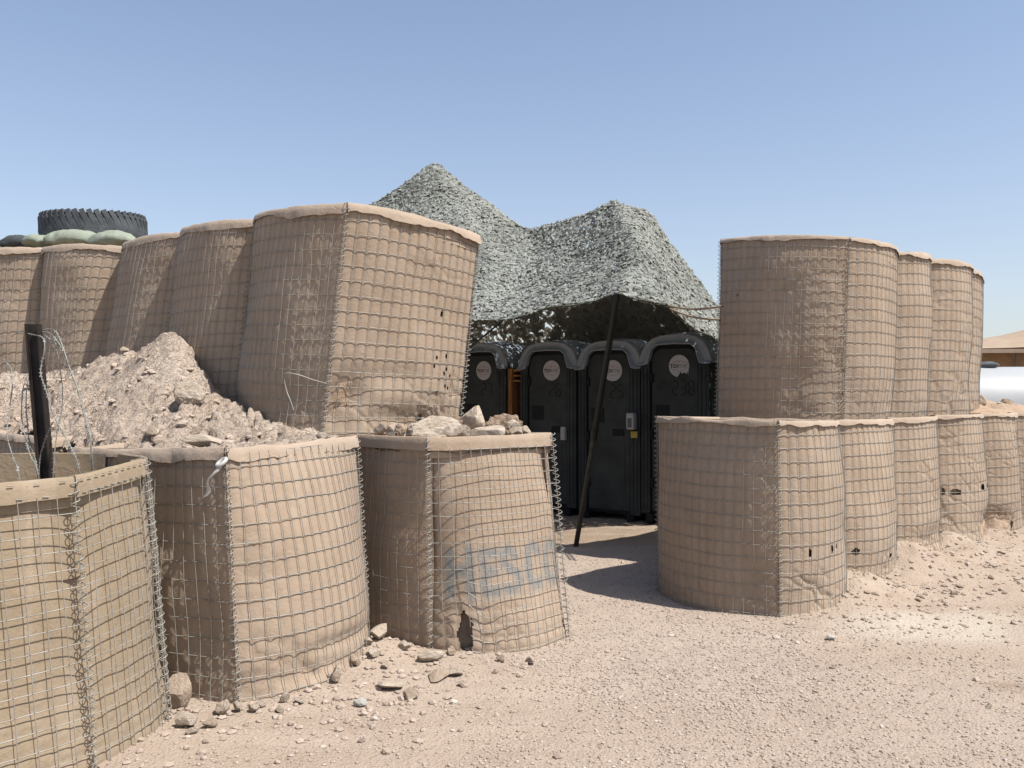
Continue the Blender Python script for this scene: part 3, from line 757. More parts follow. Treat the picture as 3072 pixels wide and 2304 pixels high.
GRK = [(-.80, 5.27, .15, .12, .10), (-.50, 5.13, .17, .11, .07), (-.42, 4.90, .16, .12, .035), (-.315, 4.93, .11, .09, .05), (-.667, 4.68, .165, .1, .055), (-.53, 4.56, .085, .08, .06), (-.95, 4.74, .085, .08, .09), (-1.02, 4.80, .07, .06, .06), (-.80, 5.08, .11, .09, .05),
       (-1.42, 4.27, .11, .08, .07), (-1.41, 4.09, .07, .06, .04), (.106, 5.16, .07, .06, .05), (-1.09, 4.46, .06, .05, .04), (-.90, 4.97, .09, .08, .06), (-1.165, 4.46, .06, .05, .05), (-1.26, 4.4, .07, .05, .04), (-.64, 5.22, .09, .07, .06), (-.27, 4.78, .05, .05, .03), (-.06, 5.19, .06, .05, .04),
       (-.97, 5.0, .1, .09, .07), (-.86, 5.16, .08, .07, .06), (-1.0, 4.93, .08, .06, .06), (-1.36, 4.33, .08, .06, .05), (-1.28, 4.32, .06, .05, .05), (-.72, 4.96, .07, .05, .04), (-1.47, 4.0, .07, .05, .03), (-.36, 5.24, .08, .06, .05), (-1.15, 4.33, .05, .05, .03)]
for k, (x, y, a, b, c) in enumerate(GRK):
    rock((x, y, gzs(x, y)), (a * 1.2, b * 1.2, c * 1.25), 'loose pale rock in the rubble at the foot of the left gabions', 'rocks at the foot of the left gabions', RM[k % 8], sink=.12)
rock((-1.66, 4.36, gzs(-1.66, 4.36)), (.12, .11, .22), 'upright rounded boulder wedged beside the coil of the nearest gabion', None, rock_mesh('rock', 311, M_rock2, .3, .1), .5, sink=.12)
rock((-1.52, 4.10, gzs(-1.52, 4.1)), (.16, .11, .09), 'broken slab tilted with a dark underside near the nearest gabion', None, m_slab, .4, rx=.5, sink=.1)
rock((-.763, 4.43, gzs(-.763, 4.43)), (.09, .06, .06), 'small white chalky chunk in the dirt below the middle left gabion', None, m_chalk, .3, sink=.1)
ch = rock((2.045, 5.61, gzs(2.045, 5.61)), (.10, .07, .05), 'squared grey concrete chunk lying alone on the gravel', None, m_chalk, .9, sink=.08)
for k, (x, y, a) in enumerate([(3.44, 6.8, .09), (4.26, 7.7, .1), (3.11, 6.65, .08), (3.0, 6.78, .07), (3.2, 6.75, .06), (3.25, 6.62, .06), (3.6, 7.0, .08), (4.0, 7.3, .08), (3.3, 6.95, .09), (4.6, 8.2, .1), (3.05, 6.55, .06), (2.4, 4.4, .06), (3.9, 6.9, .06)]):
    rock((x, y, gzs(x, y)), (a, a * .75, a * .55), 'loose stone in the sandy spill along the right lower row', 'stones in the right sand spill', RM[(k + 3) % 8])
MRK = [(-2.17, 5.85, .20, .17, .17, 'rounded boulder half sunk in the face of the dirt heap', m_clod), (-1.75, 4.98, .40, .2, .10, 'long pale slab along the middle gabion rim below the heap', m_slab)]
for x, y, a, b, c, lb, me in MRK: rock((x, y, mzs(x, y)), (a, b, c), lb, None, me, .3, sink=.15)
for k, (x, y, a) in enumerate([(-1.28, 5.35, .12), (-1.2, 5.5, .1), (-1.42, 5.5, .14), (-1.08, 5.45, .09), (-1.55, 5.3, .08), (-3.45, 7.5, .13), (-3.2, 7.2, .1), (-3.75, 7.2, .16), (-2.5, 5.6, .12), (-2.9, 6.1, .1), (-2.2, 5.3, .12), (-2.35, 5.15, .1), (-1.3, 5.15, .1), (-2.05, 5.1, .13), (-3.9, 7.1, .12), (-2.9, 6.9, .1), (-1.7, 5.7, .1), (-1.1, 5.25, .08)]):
    rock((x, y, mzs(x, y)), (a * 1.1, a * .8, a * .7), 'loose clod lying on the dirt heap', 'clods on the dirt heap', RM[k % 8])
def mound_clods(n, seed):
    rs = np.random.default_rng(seed); X = rs.uniform(-5.4, -.5, n * 3); Y = rs.uniform(4.5, 8.4, n * 3)
    k_ = inside(X, Y, HPOLY) & (rs.random(n * 3) < np.clip(.55 + 1.2 * fbm(P3(X * 1.3, Y * 1.3), 3, 301), .1, 1)); X, Y = X[k_][:n], Y[k_][:n]
    return X, Y, mound_z(X, Y) - .012
# rubble on the far end of the right lower row
for k in range(26):
    t = random.random(); x = 5.15 + 1.3 * t + random.uniform(-.55, .1); y = 9.75 + 1.3 * t + random.uniform(0, .5)
    a = random.uniform(.08, .2)
    rock((x, y, 1.40 + .14 * random.random()), (a, a * .8, a * .65), 'rubble stone on top of the far right lower gabions', 'rubble on the right lower row', random.choice([m_crumb, RM[1], RM[2], RM[5]]))

# ------------------------------------------------------------------ gravel scattered over the ground (uncountable)
def scatter(n, weight, lo, hi, seed, name, label, pts=None, mat=None, pw=3.0):
    rs = np.random.default_rng(seed); X = np.zeros(0); Y = np.zeros(0)
    while pts is None and len(X) < n:
        y = 1 / rs.uniform(1 / 13.0, 1 / 3.0, n * 2); x = rs.uniform(-.66, .66, n * 2) * y
        kp = rs.random(n * 2) < weight(x, y); X = np.concatenate([X, x[kp]]); Y = np.concatenate([Y, y[kp]])
    X, Y = X[:n], Y[:n]
    if pts is not None: X, Y, Z = pts; n = len(X)
    else: Z = ground_z(X, Y)
    s = lo + (hi - lo) * rs.random(n) ** pw
    g_ = (1 + 5 ** .5) / 2
    base = np.array([[-1, g_, 0], [1, g_, 0], [-1, -g_, 0], [1, -g_, 0], [0, -1, g_], [0, 1, g_], [0, -1, -g_], [0, 1, -g_], [g_, 0, -1], [g_, 0, 1], [-g_, 0, -1], [-g_, 0, 1]]) / 1.9
    F = np.array([[0, 11, 5], [0, 5, 1], [0, 1, 7], [0, 7, 10], [0, 10, 11], [1, 5, 9], [5, 11, 4], [11, 10, 2], [10, 7, 6], [7, 1, 8], [3, 9, 4], [3, 4, 2], [3, 2, 6], [3, 6, 8], [3, 8, 9], [4, 9, 5], [2, 4, 11], [6, 2, 10], [8, 6, 7], [9, 8, 1]])
    B = base[None] * (0.75 + 0.5 * rs.random((n, 12, 1)))
    B[..., 0] *= rs.uniform(.8, 1.4, n)[:, None]
    B[..., 2] *= rs.uniform(.45, .8, n)[:, None]
    th = rs.uniform(0, 6.28, n); c, sn = np.cos(th)[:, None], np.sin(th)[:, None]
    V = np.stack([B[..., 0] * c - B[..., 1] * sn, B[..., 0] * sn + B[..., 1] * c, B[..., 2]], -1) * s[:, None, None] / 2
    V += np.stack([X, Y, Z + s * .12], -1)[:, None]
    mb = MB(); mb.add(V, (F[None] + np.arange(n)[:, None, None] * 12).reshape(-1, 3))
    mb.attr = {'tone': np.repeat(np.clip(rs.normal(.5, .2, n), 0, 1), 12)}
    return tag(mb.build(name, mat or M_gravel, None, False), label, None, None, 'stuff')
def wg(x, y):
    wb = 0.25 * fbm(P3(x * 1.7, y * 1.7), 3, 61)
    a = soft(np.hypot((x - 0.9) / 1.15, (y - 6.6) / 2.4) - 1 + wb, .5); b = 0.3 * soft(np.hypot((x - 1.4) / 2.6, (y - 4.4) / 1.3) - 1 + 1.6 * wb, .8)
    return np.clip(np.maximum(a, b) + .10 + .25 * fbm(P3(x * .9, y * .9), 3, 71), .03, 1) * np.where(x < -.2, .45, 1)
scatter(32000, wg, .005, .021, 5, 'gravel', 'fine pale gravel covering the entrance and foreground')
def wr(x, y):
    g = 0
    for sx, sy, a, s in SPILL: g = g + np.exp(-((x - sx) ** 2 + (y - sy) ** 2) / (2 * (s * 1.5) ** 2)) * (a * 6)
    g = g + 0.35 * np.exp(-(((x + 1.1) / .9) ** 2 + ((y - 4.5) / .55) ** 2))
    return np.clip(g, 0, 1)
scatter(0, None, .010, .075, 9, 'heap_clods', 'small loose clods covering the dirt heap', mound_clods(2000, 9), M_clods, 3.2)
scatter(3800, wr, .008, .048, 6, 'rubble_bits', 'small rubble scattered along the feet of the gabions')

# ------------------------------------------------------------------ portable toilets
M_body = simple('dark_green_plastic', (0.036, 0.044, 0.044), 0.6, 0, .3, .45, 2.5)
M_door = simple('dark_door_plastic', (0.040, 0.047, 0.046), 0.58, 0, .3, .45, 3)
M_black = simple('black_rubber', (0.012, 0.012, 0.013), 0.7)
M_roof = simple('grey_roof_plastic', (0.33, 0.385, 0.44), 0.36, 0, .45, .1, 5)
M_stick = simple('white_sticker', (0.62, 0.61, 0.62), 0.6, 0, .3, .04)
M_red = simple('red_print', (0.5, 0.04, 0.03), 0.6); M_grey = simple('grey_print', (0.16, 0.16, 0.16), 0.6); M_ink = simple('black_print', (0.01, 0.01, 0.01), 0.6)
M_blue = simple('blue_plastic', (0.03, 0.16, 0.5), 0.5, 0, .4, .1, 3); M_wroof = simple('white_roof_plastic', (0.75, 0.75, 0.74), 0.45, 0, .4, .05)
M_disp = simple('white_dispenser_plastic', (0.5, 0.5, 0.48), 0.5); M_yel = simple('yellow_label', (0.55, 0.42, 0.08), 0.6)
PW, PD, PH = 0.915, 0.90, 2.35

def text_mesh(txt, size, offset=0.0):
    cu = bpy.data.curves.new('lettering', 'FONT'); cu.body = txt; cu.size = size; cu.offset = offset; cu.extrude = 0.0008; cu.align_x = 'LEFT'
    o = bpy.data.objects.new('lettering', cu); col.objects.link(o)
    dg = bpy.context.evaluated_depsgraph_get(); me = bpy.data.meshes.new_from_object(o.evaluated_get(dg))
    bpy.data.objects.remove(o); wd = max((v.co.x for v in me.vertices), default=0)
    return me, wd
def front(me, name, mat, parent, x, z, y):
    o = bpy.data.objects.new(name, me); col.objects.link(o); o.parent = parent; o.location = (x, y, z); o.rotation_euler = (R(90), 0, 0)
    me.materials.clear(); me.materials.append(mat); return o
_T = {}
def arch(hw, z0, zs, zt, cr=.10, n=8, sh=0.0):
    """door-like outline: up the left, over an arched top with rounded corners, down the right"""
    pts = [(-hw, z0), (-hw, zs)]
    for t in np.linspace(0, 1, n):
        a = math.pi - t * math.pi / 2; pts.append((-hw + cr + cr * math.cos(a), zt - cr + cr * math.sin(a)))
    for t in np.linspace(0, 1, n):
        a = math.pi / 2 - t * math.pi / 2; pts.append((hw - cr + cr * math.cos(a), zt - cr + cr * math.sin(a)))
    pts += [(hw, zs), (hw, z0)]
    return np.array(pts)
def slab(mb, pts, y0, y1):
    n = len(pts); A = np.stack([pts[:, 0], np.full(n, y0), pts[:, 1]], -1); B = np.stack([pts[:, 0], np.full(n, y1), pts[:, 1]], -1)
    k = mb.n; mb.v += [A, B]; mb.n += 2 * n
    i = np.arange(n); j = (i + 1) % n
    mb.f.append(np.stack([i, j, j + n, i + n], -1) + k); mb.f.append((i[None, ::1]) + k); mb.f.append((i[None, ::-1] + n) + k)

def seven(mb, ch, x, z, h, y, th=.013):
    wd = h * .42; seg = dict(a=(0, h / 2, 1), g=(0, 0, 1), d=(0, -h / 2, 1), f=(-wd / 2, h / 4, 0), b=(wd / 2, h / 4, 0), e=(-wd / 2, -h / 4, 0), c=(wd / 2, -h / 4, 0))
    on = {'2': 'abged', '3': 'abgcd', '5': 'afgcd', '6': 'afgedc', '7': 'abc', '8': 'abcdefg'}[ch]
    for s in on:
        sx, sz, hor = seg[s]
        mb.box((x + sx, y, z + sz), (wd * .74, .002, th) if hor else (th, .002, h * .36))

def toilet(loc, rz, num, label, torn=False, disp=None, body=None, roof=None, plain=False):
    t = empty('portable_toilet', loc, label, 'portable toilet', 'portable toilets under the net', rz)
    body = body or M_body; roof = roof or M_roof
    f = -PD / 2; hw = PW / 2
    b = MB(); b.box((0, 0.02, 1.06), (PW - .03, PD - .06, 1.90)); b.build('cabin', body, t, False, .03)
    for sx in (-1, 1):
        b = MB(); b.box((sx * .33, 0, .06), (.1, PD + .1, .12)); b.build('skid', M_black, t, False, .01)
    for x0, x1 in ((-hw, -.33), (.31, hw)):
        b = MB(); b.box(((x0 + x1) / 2, f + .005, 1.06), (x1 - x0, .05, 1.90)); b.build('jamb', body, t, False, .015)
        b = MB()
        for q in (.3, .7): b.box((x0 + (x1 - x0) * q, f - .022, 1.05), (.014, .014, 1.75))
        b.build('jamb_rib', body, t, False, .004)
    # roof: thick front rim following the arch, vaulted shell behind
    outer = np.vstack([[(-hw - .03, 1.97)], [(-hw - .03, 2.03)], [(-hw + .015, 2.14)], [(-hw + .075, 2.225)], [(-hw + .16, 2.285)], [(-hw + .27, 2.315)], [(0, 2.33)], [(hw - .27, 2.315)], [(hw - .16, 2.285)], [(hw - .075, 2.225)], [(hw - .015, 2.14)], [(hw + .03, 2.03)], [(hw + .03, 1.97)]])
    inner = np.array([(-hw - .03, 1.97), (-hw + .05, 1.965), (-hw + .11, 1.975), (-hw + .135, 2.06), (-hw + .16, 2.15), (-hw + .225, 2.205), (0, 2.215), (hw - .225, 2.205), (hw - .16, 2.15), (hw - .135, 2.06), (hw - .11, 1.975), (hw - .05, 1.965), (hw + .03, 1.97)])
    mid = inner * .45 + outer * .55
    def lay(p, y, dz=0.0, sx=1.0): return np.stack([p[:, 0] * sx, np.full(len(p), y), p[:, 1] + dz * np.clip((p[:, 1] - 1.97) / .3, 0, 1)], -1)
    ys = np.linspace(f - .02, PD / 2 + .03, 9)
    rows = [lay(inner, f + .03), lay(inner, f - .045), lay(inner * .8 + outer * .2, f - .055), lay(inner * .75 + outer * .25, f - .03), lay(mid, f - .035), lay(outer, f - .01)] + [lay(outer, y, .05 * math.sin(math.pi * k / 8), 1 - .05 * (k / 8)) for k, y in enumerate(ys)] + [lay(np.stack([outer[:, 0], np.full(13, 1.97)], -1), PD / 2 + .03, 0, .95)]
    b = MB(); b.grid(np.stack(rows, 0)); ro = b.build('roof', roof, t, True)
    b = MB(); b.tube(lay(inner * .985 + outer * .015, f - .055), .012, 6); b.build('rim_bead', roof, ro)
    b = MB(); slab(b, arch(.335, .12, 1.9, 2.205, .16), f + .02, f + .06); b.build('door_recess', M_black, t, False)
    b = MB(); slab(b, arch(.295, .17, 1.9, 2.145, .13), f - .004, f + .03); door = b.build('door', M_door if body is M_body else body, t, False, .008)
    if plain: return t
    y = f - .006
    b = MB(); b.box((-.165, y, 1.37), (.19, .012, .19)); b.build('recessed_pull', M_black, door, False, .02)
    b = MB(); b.box((.14, y, 1.15), (.16, .03, .085)); b.build('latch', M_black, door, False, .012)
    b = MB(); b.box((0, y + .001, .72), (.46, .006, .62)); b.build('lower_panel', M_door, door, False, .01)
    for zz_ in (.5, 1.1, 1.8):
        b = MB(); b.box((-.30, f - .02, zz_), (.03, .03, .12)); b.build('hinge', M_black, t, False, .005)
    # round sticker with the maker's wordmark
    b = MB(); n = 40; a = np.arange(n) * 2 * math.pi / n; r = .135; sx, sz = .06, 1.94
    px = sx + r * np.cos(a); pz = sz + r * np.sin(a)
    if torn:
        low = pz < sz - .055
        pz = np.where(low & (px > sx - .02), sz - .085 + .02 * np.sin(a * 17), pz)
    slab(b, np.stack([px, pz], -1), y - .001, y + .002); stk = b.build('sticker', M_stick, door, False)
    for c_, dz, sg in ((.075, .048, 1), (.075, -.048, -1)):
        xs = np.linspace(-.125, .125, 18); zs = sz + dz * 0.35 + sg * .045 * (1 - (xs / .128) ** 2)
        b = MB(); b.tube(np.stack([sx + xs, np.full(18, y - .002), zs], -1), .0013, 4); b.build('print_arc', M_red, stk)
    if 'to' not in _T:
        _T['to'] = text_mesh('TO', .062, .0018); _T['i'] = text_mesh('I', .062, .0018); _T['for'] = text_mesh('FOR', .062, -.0006)
    x = sx - .118; z = sz - .022
    for kx, mt in (('to', M_ink), ('i', M_red), ('for', M_grey)):
        me, wd = _T[kx]; front(me, 'print', mt, stk, x, z, y - .0025); x += wd + .004
    b = MB(); b.box((sx + .002, y - .0025, sz + .05), (.012, .0015, .012)); b.build('print_dot', M_red, stk, False)
    wds = .105
    for k, ch_ in enumerate(num):
        b = MB(); seven(b, ch_, .115 + (k - (len(num) - 1) / 2) * wds, 1.675, .165, y - .001); b.build('digit', M_ink, door, False)
    if disp == 'big':
        b = MB(); b.box((.375, f - .09, 1.30), (.11, .1, .21)); dd = b.build('soap_dispenser', M_disp, t, False, .02)
        b = MB(); b.box((.375, f - .135, 1.28), (.06, .02, .12)); b.build('push_bar', M_grey, dd, False, .008)
        b = MB(); b.box((.39, f - .045, 1.13), (.09, .02, .08)); b.build('notice', M_yel, t, False)
    if disp == 'small':
        b = MB(); b.box((.27, f - .03, 1.10), (.07, .06, .18)); b.build('paper_holder', M_disp, t, False, .01)
    return t
rzT = math.atan2(-.597, .802)
toilet((2.255, 10.98, 0), rzT, '238', 'dark green portable toilet numbered 238, its sticker torn at the bottom', torn=True)
toilet((1.515, 11.54, -.04), rzT, '25', 'dark green portable toilet numbered 25, behind the leaning pole with a soap dispenser', disp='big')
toilet((0.755, 12.11, -.02), rzT, '26', 'dark green portable toilet numbered 26, right of the orange board', disp='small')
toilet((-.18, 12.80, 0), rzT, '27', 'dark green portable toilet numbered 27, half hidden by the big leaning gabion')
# weathered board standing in the gap beside toilet 27
M_wood = NT('orange_plywood'); c = M_wood.coord(); mp = M_wood.n('ShaderNodeMapping'); mp.inputs['Scale'].default_value = (18, 18, 1.2); M_wood.l(c, mp.inputs[0])
nn = M_wood.noise(mp.outputs[0], 2.5, 5, .65, 1.2); M_wood = M_wood.out(M_wood.ramp(nn, [(0.3, (0.13, 0.05, 0.018)), (0.5, (0.34, 0.15, 0.05)), (0.7, (0.55, 0.32, 0.12))]), 0.75)
wb = empty('wooden_board', (-.03, 12.17, 0), 'orange wooden board standing between toilets 27 and 26', 'board', None, rzT)
b = MB(); b.box((0, .35, .98), (.035, .75, 1.96)); b.build('panel', M_wood, wb, False, .004)
b = MB(); b.box((.03, .02, .98), (.045, .09, 1.96)); b.build('stud', M_wood, wb, False, .004)
for k in range(3):
    b = MB(); b.box((.12, .3, 1.93 - .07 * k), (.2, .6, .025)); b.build('slat', M_wood, wb, False, .003)

# ------------------------------------------------------------------ camouflage net
M_net = NT('camouflage_garnish'); M_net.K = 0.75; tn = M_net.attr('tone')
cc = M_net.ramp(tn, [(0.0, (0.15, 0.165, 0.14)), (0.25, (0.31, 0.325, 0.29)), (0.6, (0.46, 0.478, 0.435)), (1.0, (0.54, 0.557, 0.51))])
tr = M_net.n('ShaderNodeBsdfTranslucent'); M_net.l(M_net.mix(0.55, cc, (0.58, 0.47, 0.32)), tr.inputs['Color'])
M_net.out(cc, 0.8, spec=0.15); mxs = M_net.n('ShaderNodeMixShader'); mxs.inputs[0].default_value = 0.32
M_net.l(M_net.b.outputs[0], mxs.inputs[1]); M_net.l(tr.outputs[0], mxs.inputs[2]); M_net.l(mxs.outputs[0], M_net.t.nodes['Material Output'].inputs['Surface']); M_net = M_net.m
M_cord = simple('olive_cord', (0.10, 0.10, 0.07), .9)
NP = [(-1.19, 13.5, 5.30), (.19, 12.5, 4.06), (1.33, 11.3, 4.16), (1.80, 11.4, 4.10), (-2.26, 13.4, 4.57), (-4.6, 13.2, 2.3), (2.59, 11.1, 2.79), (3.2, 11.2, 1.9), (4.2, 11.6, .8),
      (-5.4, 12.6, 1.3), (-3.6, 11.7, 2.0), (-2.0, 10.9, 2.3), (-.5, 10.3, 2.45), (.37, 9.75, 2.53), (1.12, 9.12, 2.64), (1.45, 9.05, 2.64), (1.66, 9.15, 2.52), (1.95, 9.55, 2.32), (2.3, 9.8, 2.2), (3.2, 10.3, 1.5), (4.4, 10.8, .5),
      (3.2, 13.5, .9), (1.6, 14.4, 1.2), (0, 15.3, 1.2), (-2, 16.2, 1.2), (-4.6, 14.8, 1.0), (-6, 16.6, .5), (4.6, 13.8, .3), (0.35, 11.3, 3.28), (1.5, 10.2, 3.34), (-.3, 11.5, 3.42), (6, 18, 0), (-7, 18, 0), (-7, 9, 0.5), (6, 8.5, 0.2), (0, 8.2, 2.2)]
from mathutils.geometry import delaunay_2d_cdt
tv, _, tf = delaunay_2d_cdt([Vector(p[:2]) for p in NP], [], [], 0, 1e-6)[:3]
hx = np.arange(-6.5, 5.6, .05); hy = np.arange(8.6, 17.6, .05); HX, HY = np.meshgrid(hx, hy, indexing='ij'); HZ = np.full(HX.shape, np.nan)
zof = {(round(p[0], 4), round(p[1], 4)): p[2] for p in NP}
for f_ in tf:
    (x0, y0), (x1, y1), (x2, y2) = [tuple(tv[j]) for j in f_]; z0_, z1_, z2_ = [zof[(round(tv[j][0], 4), round(tv[j][1], 4))] for j in f_]
    dt = (y1 - y2) * (x0 - x2) + (x2 - x1) * (y0 - y2)
    if abs(dt) < 1e-9: continue
    l0 = ((y1 - y2) * (HX - x2) + (x2 - x1) * (HY - y2)) / dt; l1 = ((y2 - y0) * (HX - x2) + (x0 - x2) * (HY - y2)) / dt; l2 = 1 - l0 - l1
    m = (l0 >= -1e-9) & (l1 >= -1e-9) & (l2 >= -1e-9)
    sag = -.55 * (l0 * l1 + l1 * l2 + l0 * l2) * .35          # the cloth hangs a little between its supports
    HZ[m] = (l0 * z0_ + l1 * z1_ + l2 * z2_ + sag)[m]
HZ = np.nan_to_num(HZ, nan=.3)
for _ in range(4):
    Q_ = np.pad(HZ, 1, mode='edge'); HZ = (Q_[:-2, 1:-1] + Q_[2:, 1:-1] + Q_[1:-1, :-2] + Q_[1:-1, 2:] + 2 * HZ) / 6
def nz_(x, y):
    u = np.clip((np.asarray(x) - hx[0]) / .05, 0, len(hx) - 1.001); v = np.clip((np.asarray(y) - hy[0]) / .05, 0, len(hy) - 1.001)
    i = u.astype(int); j = v.astype(int); fu = u - i; fv = v - j
    return HZ[i, j] * (1 - fu) * (1 - fv) + HZ[i + 1, j] * fu * (1 - fv) + HZ[i, j + 1] * (1 - fu) * fv + HZ[i + 1, j + 1] * fu * fv
FE = catmull(np.array([(-5.0, 12.6, 0), (-3.6, 11.8, 0), (-2.0, 11.0, 0), (-.5, 10.35, 0), (.37, 9.8, 0), (1.12, 9.2, 0), (1.45, 9.12, 0), (1.66, 9.2, 0), (1.95, 9.6, 0), (2.3, 9.85, 0), (3.2, 10.4, 0), (4.2, 11.0, 0)]), 12)[:, :2]
KE = np.stack([np.linspace(-5.5, 4.2, len(FE)), 16.2 - 2.6 * np.linspace(0, 1, len(FE)) ** 1.3], -1)
ln = np.concatenate([[0], np.cumsum(np.linalg.norm(np.diff(FE, axis=0), axis=1))]); ln /= ln[-1]
def net_xy(a, b):
    f = np.stack([np.interp(a, ln, FE[:, k]) for k in (0, 1)], -1); k_ = np.stack([np.interp(a, ln, KE[:, k]) for k in (0, 1)], -1)
    return f + (k_ - f) * b[..., None]
def net_p(a, b):
    xy = net_xy(a, b); z = nz_(xy[..., 0], xy[..., 1])
    z = z - 0.03 * np.abs(np.sin(xy[..., 0] * 3.1 + xy[..., 1] * 1.3)) * np.clip(b * 5, 0, 1) + .03 * fbm(P3(xy[..., 0] * 1.6, xy[..., 1] * 1.6), 3, 201)
    return np.concatenate([xy, np.maximum(z, .05)[..., None]], -1)
net = empty('camouflage_net', (0, 12, 0), 'grey-green camouflage net peaked over the portable toilets', 'camouflage net')
rs = np.random.default_rng(3); N = 230000
a = rs.random(N); b_ = rs.random(N) ** 1.05
e = 1e-3; P = net_p(a, b_); da = net_p(np.clip(a + e, 0, 1), b_) - net_p(np.clip(a - e, 0, 1), b_); db = net_p(a, np.clip(b_ + e, 0, 1)) - net_p(a, np.clip(b_ - e, 0, 1))
nv = np.cross(da, db); ar = np.linalg.norm(nv, axis=1); nv /= ar[:, None] + 1e-12
thin = fbm(P3(P[:, 0] * .9, P[:, 1] * .9, P[:, 2] * .9), 2, 203)
kp = (rs.random(N) < np.clip(ar / np.quantile(ar, .9), 0.25, 1)) & (rs.random(N) < np.clip(1.15 - 2.2 * np.clip(thin - .28, 0, 1), .3, 1) * np.clip(.45 + b_ * 4, 0, 1))
P, nv = P[kp], nv[kp]; n = len(P)
nv = nv + rs.normal(size=(n, 3)) * .14; nv /= np.linalg.norm(nv, axis=1)[:, None]
n_leaf = n; t1 = np.cross(nv, rs.normal(size=(n, 3))); t1 /= np.linalg.norm(t1, axis=1)[:, None]; t2 = np.cross(nv, t1)
L = rs.uniform(.02, .052, n)[:, None] * np.where(b_[kp] > .55, 1.7, 1)[:, None]; W = L * rs.uniform(.45, .8, n)[:, None]; P = P + nv * rs.uniform(-.012, .012, n)[:, None]; cu = rs.uniform(-.022, .022, n)[:, None]
v0 = P - t1 * L + nv * cu; v1_ = P + t2 * W - t1 * L * .1; v2_ = P + t1 * L + nv * cu; v3_ = P - t2 * W + t1 * L * rs.uniform(-.3, .4, n)[:, None]
V = np.stack([v0, v1_, v2_, v3_], 1)
i4 = np.arange(n)[:, None] * 4
F = np.concatenate([i4 + np.array([[0, 1, 2]]), i4 + np.array([[0, 2, 3]])])
mb = MB(); mb.add(V - np.array([0, 12, 0]), F)
patch = np.clip(.5 + .9 * fbm(P * 1.3, 3, 204), 0, 1)
mb.attr = {'tone': np.repeat(np.clip(.36 + .36 * patch + rs.normal(0, .13, n), 0, 1), 4)}
tag(mb.build('garnish', M_net, net, False), None, None, None, 'stuff')
# mesh cords carrying the garnish, and the edge rope
mb = MB()
for k in np.linspace(0, 1, 60): mb.tube(net_p(np.full(50, k), np.linspace(0, 1, 50)) - np.array([0, 12, 0]), .004, 3)
for k in np.linspace(0.02, 1, 44): mb.tube(net_p(np.linspace(0, 1, 90), np.full(90, k)) - np.array([0, 12, 0]), .004, 3)
mb.build('mesh_cords', M_cord, net)
mb = MB(); mb.tube(net_p(np.linspace(0, 1, 160), np.zeros(160)) - np.array([0, 12, 0]), .011, 5); mb.build('edge_rope', M_cord, net)
# poles
M_pole = simple('dark_green_pole', (0.022, 0.027, 0.024), .5, 0, .4, .2, 20); M_pole2 = simple('worn_green_pole', (0.07, 0.075, 0.06), .6, 0, .3, .3, 12)
pl = empty('net_pole', (.66, 9.12, 0), 'dark leaning pole propping up the front edge of the net', 'pole')
pb, pt = np.array([0, 0, -.05]), np.array([.455, .08, 2.64]); pmid = pb + (pt - pb) * .45
b = MB(); b.tube(np.stack([pb, pmid]), .026, 12, cap=True); b.build('lower_section', M_pole2, pl)
b = MB(); b.tube(np.stack([pmid, pt]), .033, 12, cap=True); b.build('upper_section', M_pole, pl)
b = MB(); b.tube(np.stack([pmid - (pt - pb) * .02, pmid + (pt - pb) * .012]), .038, 12, cap=True); b.build('collar', M_pole, pl)
M_strap = simple('tan_strap', (0.42, 0.31, 0.2), .85)
for p0, p1, lb in (((1.66, 9.22, 2.53), (1.86, 7.68, 2.36), 'upper tan strap from the net to the right upper stack'), ((1.68, 9.24, 2.5), (1.84, 7.68, 2.24), 'lower tan strap from the net to the right upper stack')):
    b = MB(); t = np.linspace(0, 1, 10)[:, None]; pth = np.array(p0) * (1 - t) + np.array(p1) * t; pth[:, 2] -= .03 * np.sin(math.pi * t[:, 0])
    b.tube(pth, .011, 5); tag(b.build('strap', M_strap), lb, 'strap', 'net straps')
b = MB(); t = np.linspace(0, 1, 12)[:, None]; pth = np.array((-.12, 10.2, 2.45)) * (1 - t) + np.array((-.62, 10.6, 2.08)) * t
b.tube(pth, .012, 5); tag(b.build('guy_rope', M_pole), 'dark guy rope slanting below the left front edge of the net', 'rope')

# ------------------------------------------------------------------ tyre and sandbags on the upper wall
M_rubber = simple('dusty_tyre_rubber', (0.085, 0.093, 0.10), .8, 0, .3, .35, 9, .3)
ty = empty('tyre', (-4.33, 9.02, 3.04), 'large black truck tyre lying flat on the left upper wall', 'tyre', None, .3)
ty.rotation_euler = (R(3), R(-2.5), .3); ty.scale = (.95, .95, .95)
prof = [(.28, .06), (.30, .02), (.38, .0), (.46, .005), (.515, .03), (.535, .07), (.54, .20), (.535, .33), (.515, .37), (.46, .395), (.38, .40), (.30, .38), (.28, .34), (.27, .2), (.28, .06)]
n = 96; a = np.arange(n + 1) * 2 * math.pi / n
G = np.stack([np.stack([r * np.cos(a), r * np.sin(a), np.full(n + 1, z)], -1) for r, z in prof], 1)
b = MB(); b.grid(G); b.build('carcass', M_rubber, ty)
for k in range(46):
    th = k * 2 * math.pi / 46
    for sgn in (-1, 1):
        th2 = th + (0.068 if sgn > 0 else 0)
        b = MB(); M = Matrix.Rotation(th2, 4, 'Z') @ Matrix.Translation((.5175, 0, .2 + sgn * .105)) @ Matrix.Rotation(sgn * .38, 4, 'X')
        b.box((0, 0, -sgn * .01), (.045, .05, .17), M)
        b.box((-.012, 0, sgn * .095), (.04, .05, .05), M)
        b.build('tread_lug', M_rubber, ty, False)
def bag_mat(nm, c): return simple(nm, c, .9, 0, .1, .12, 20, .5)
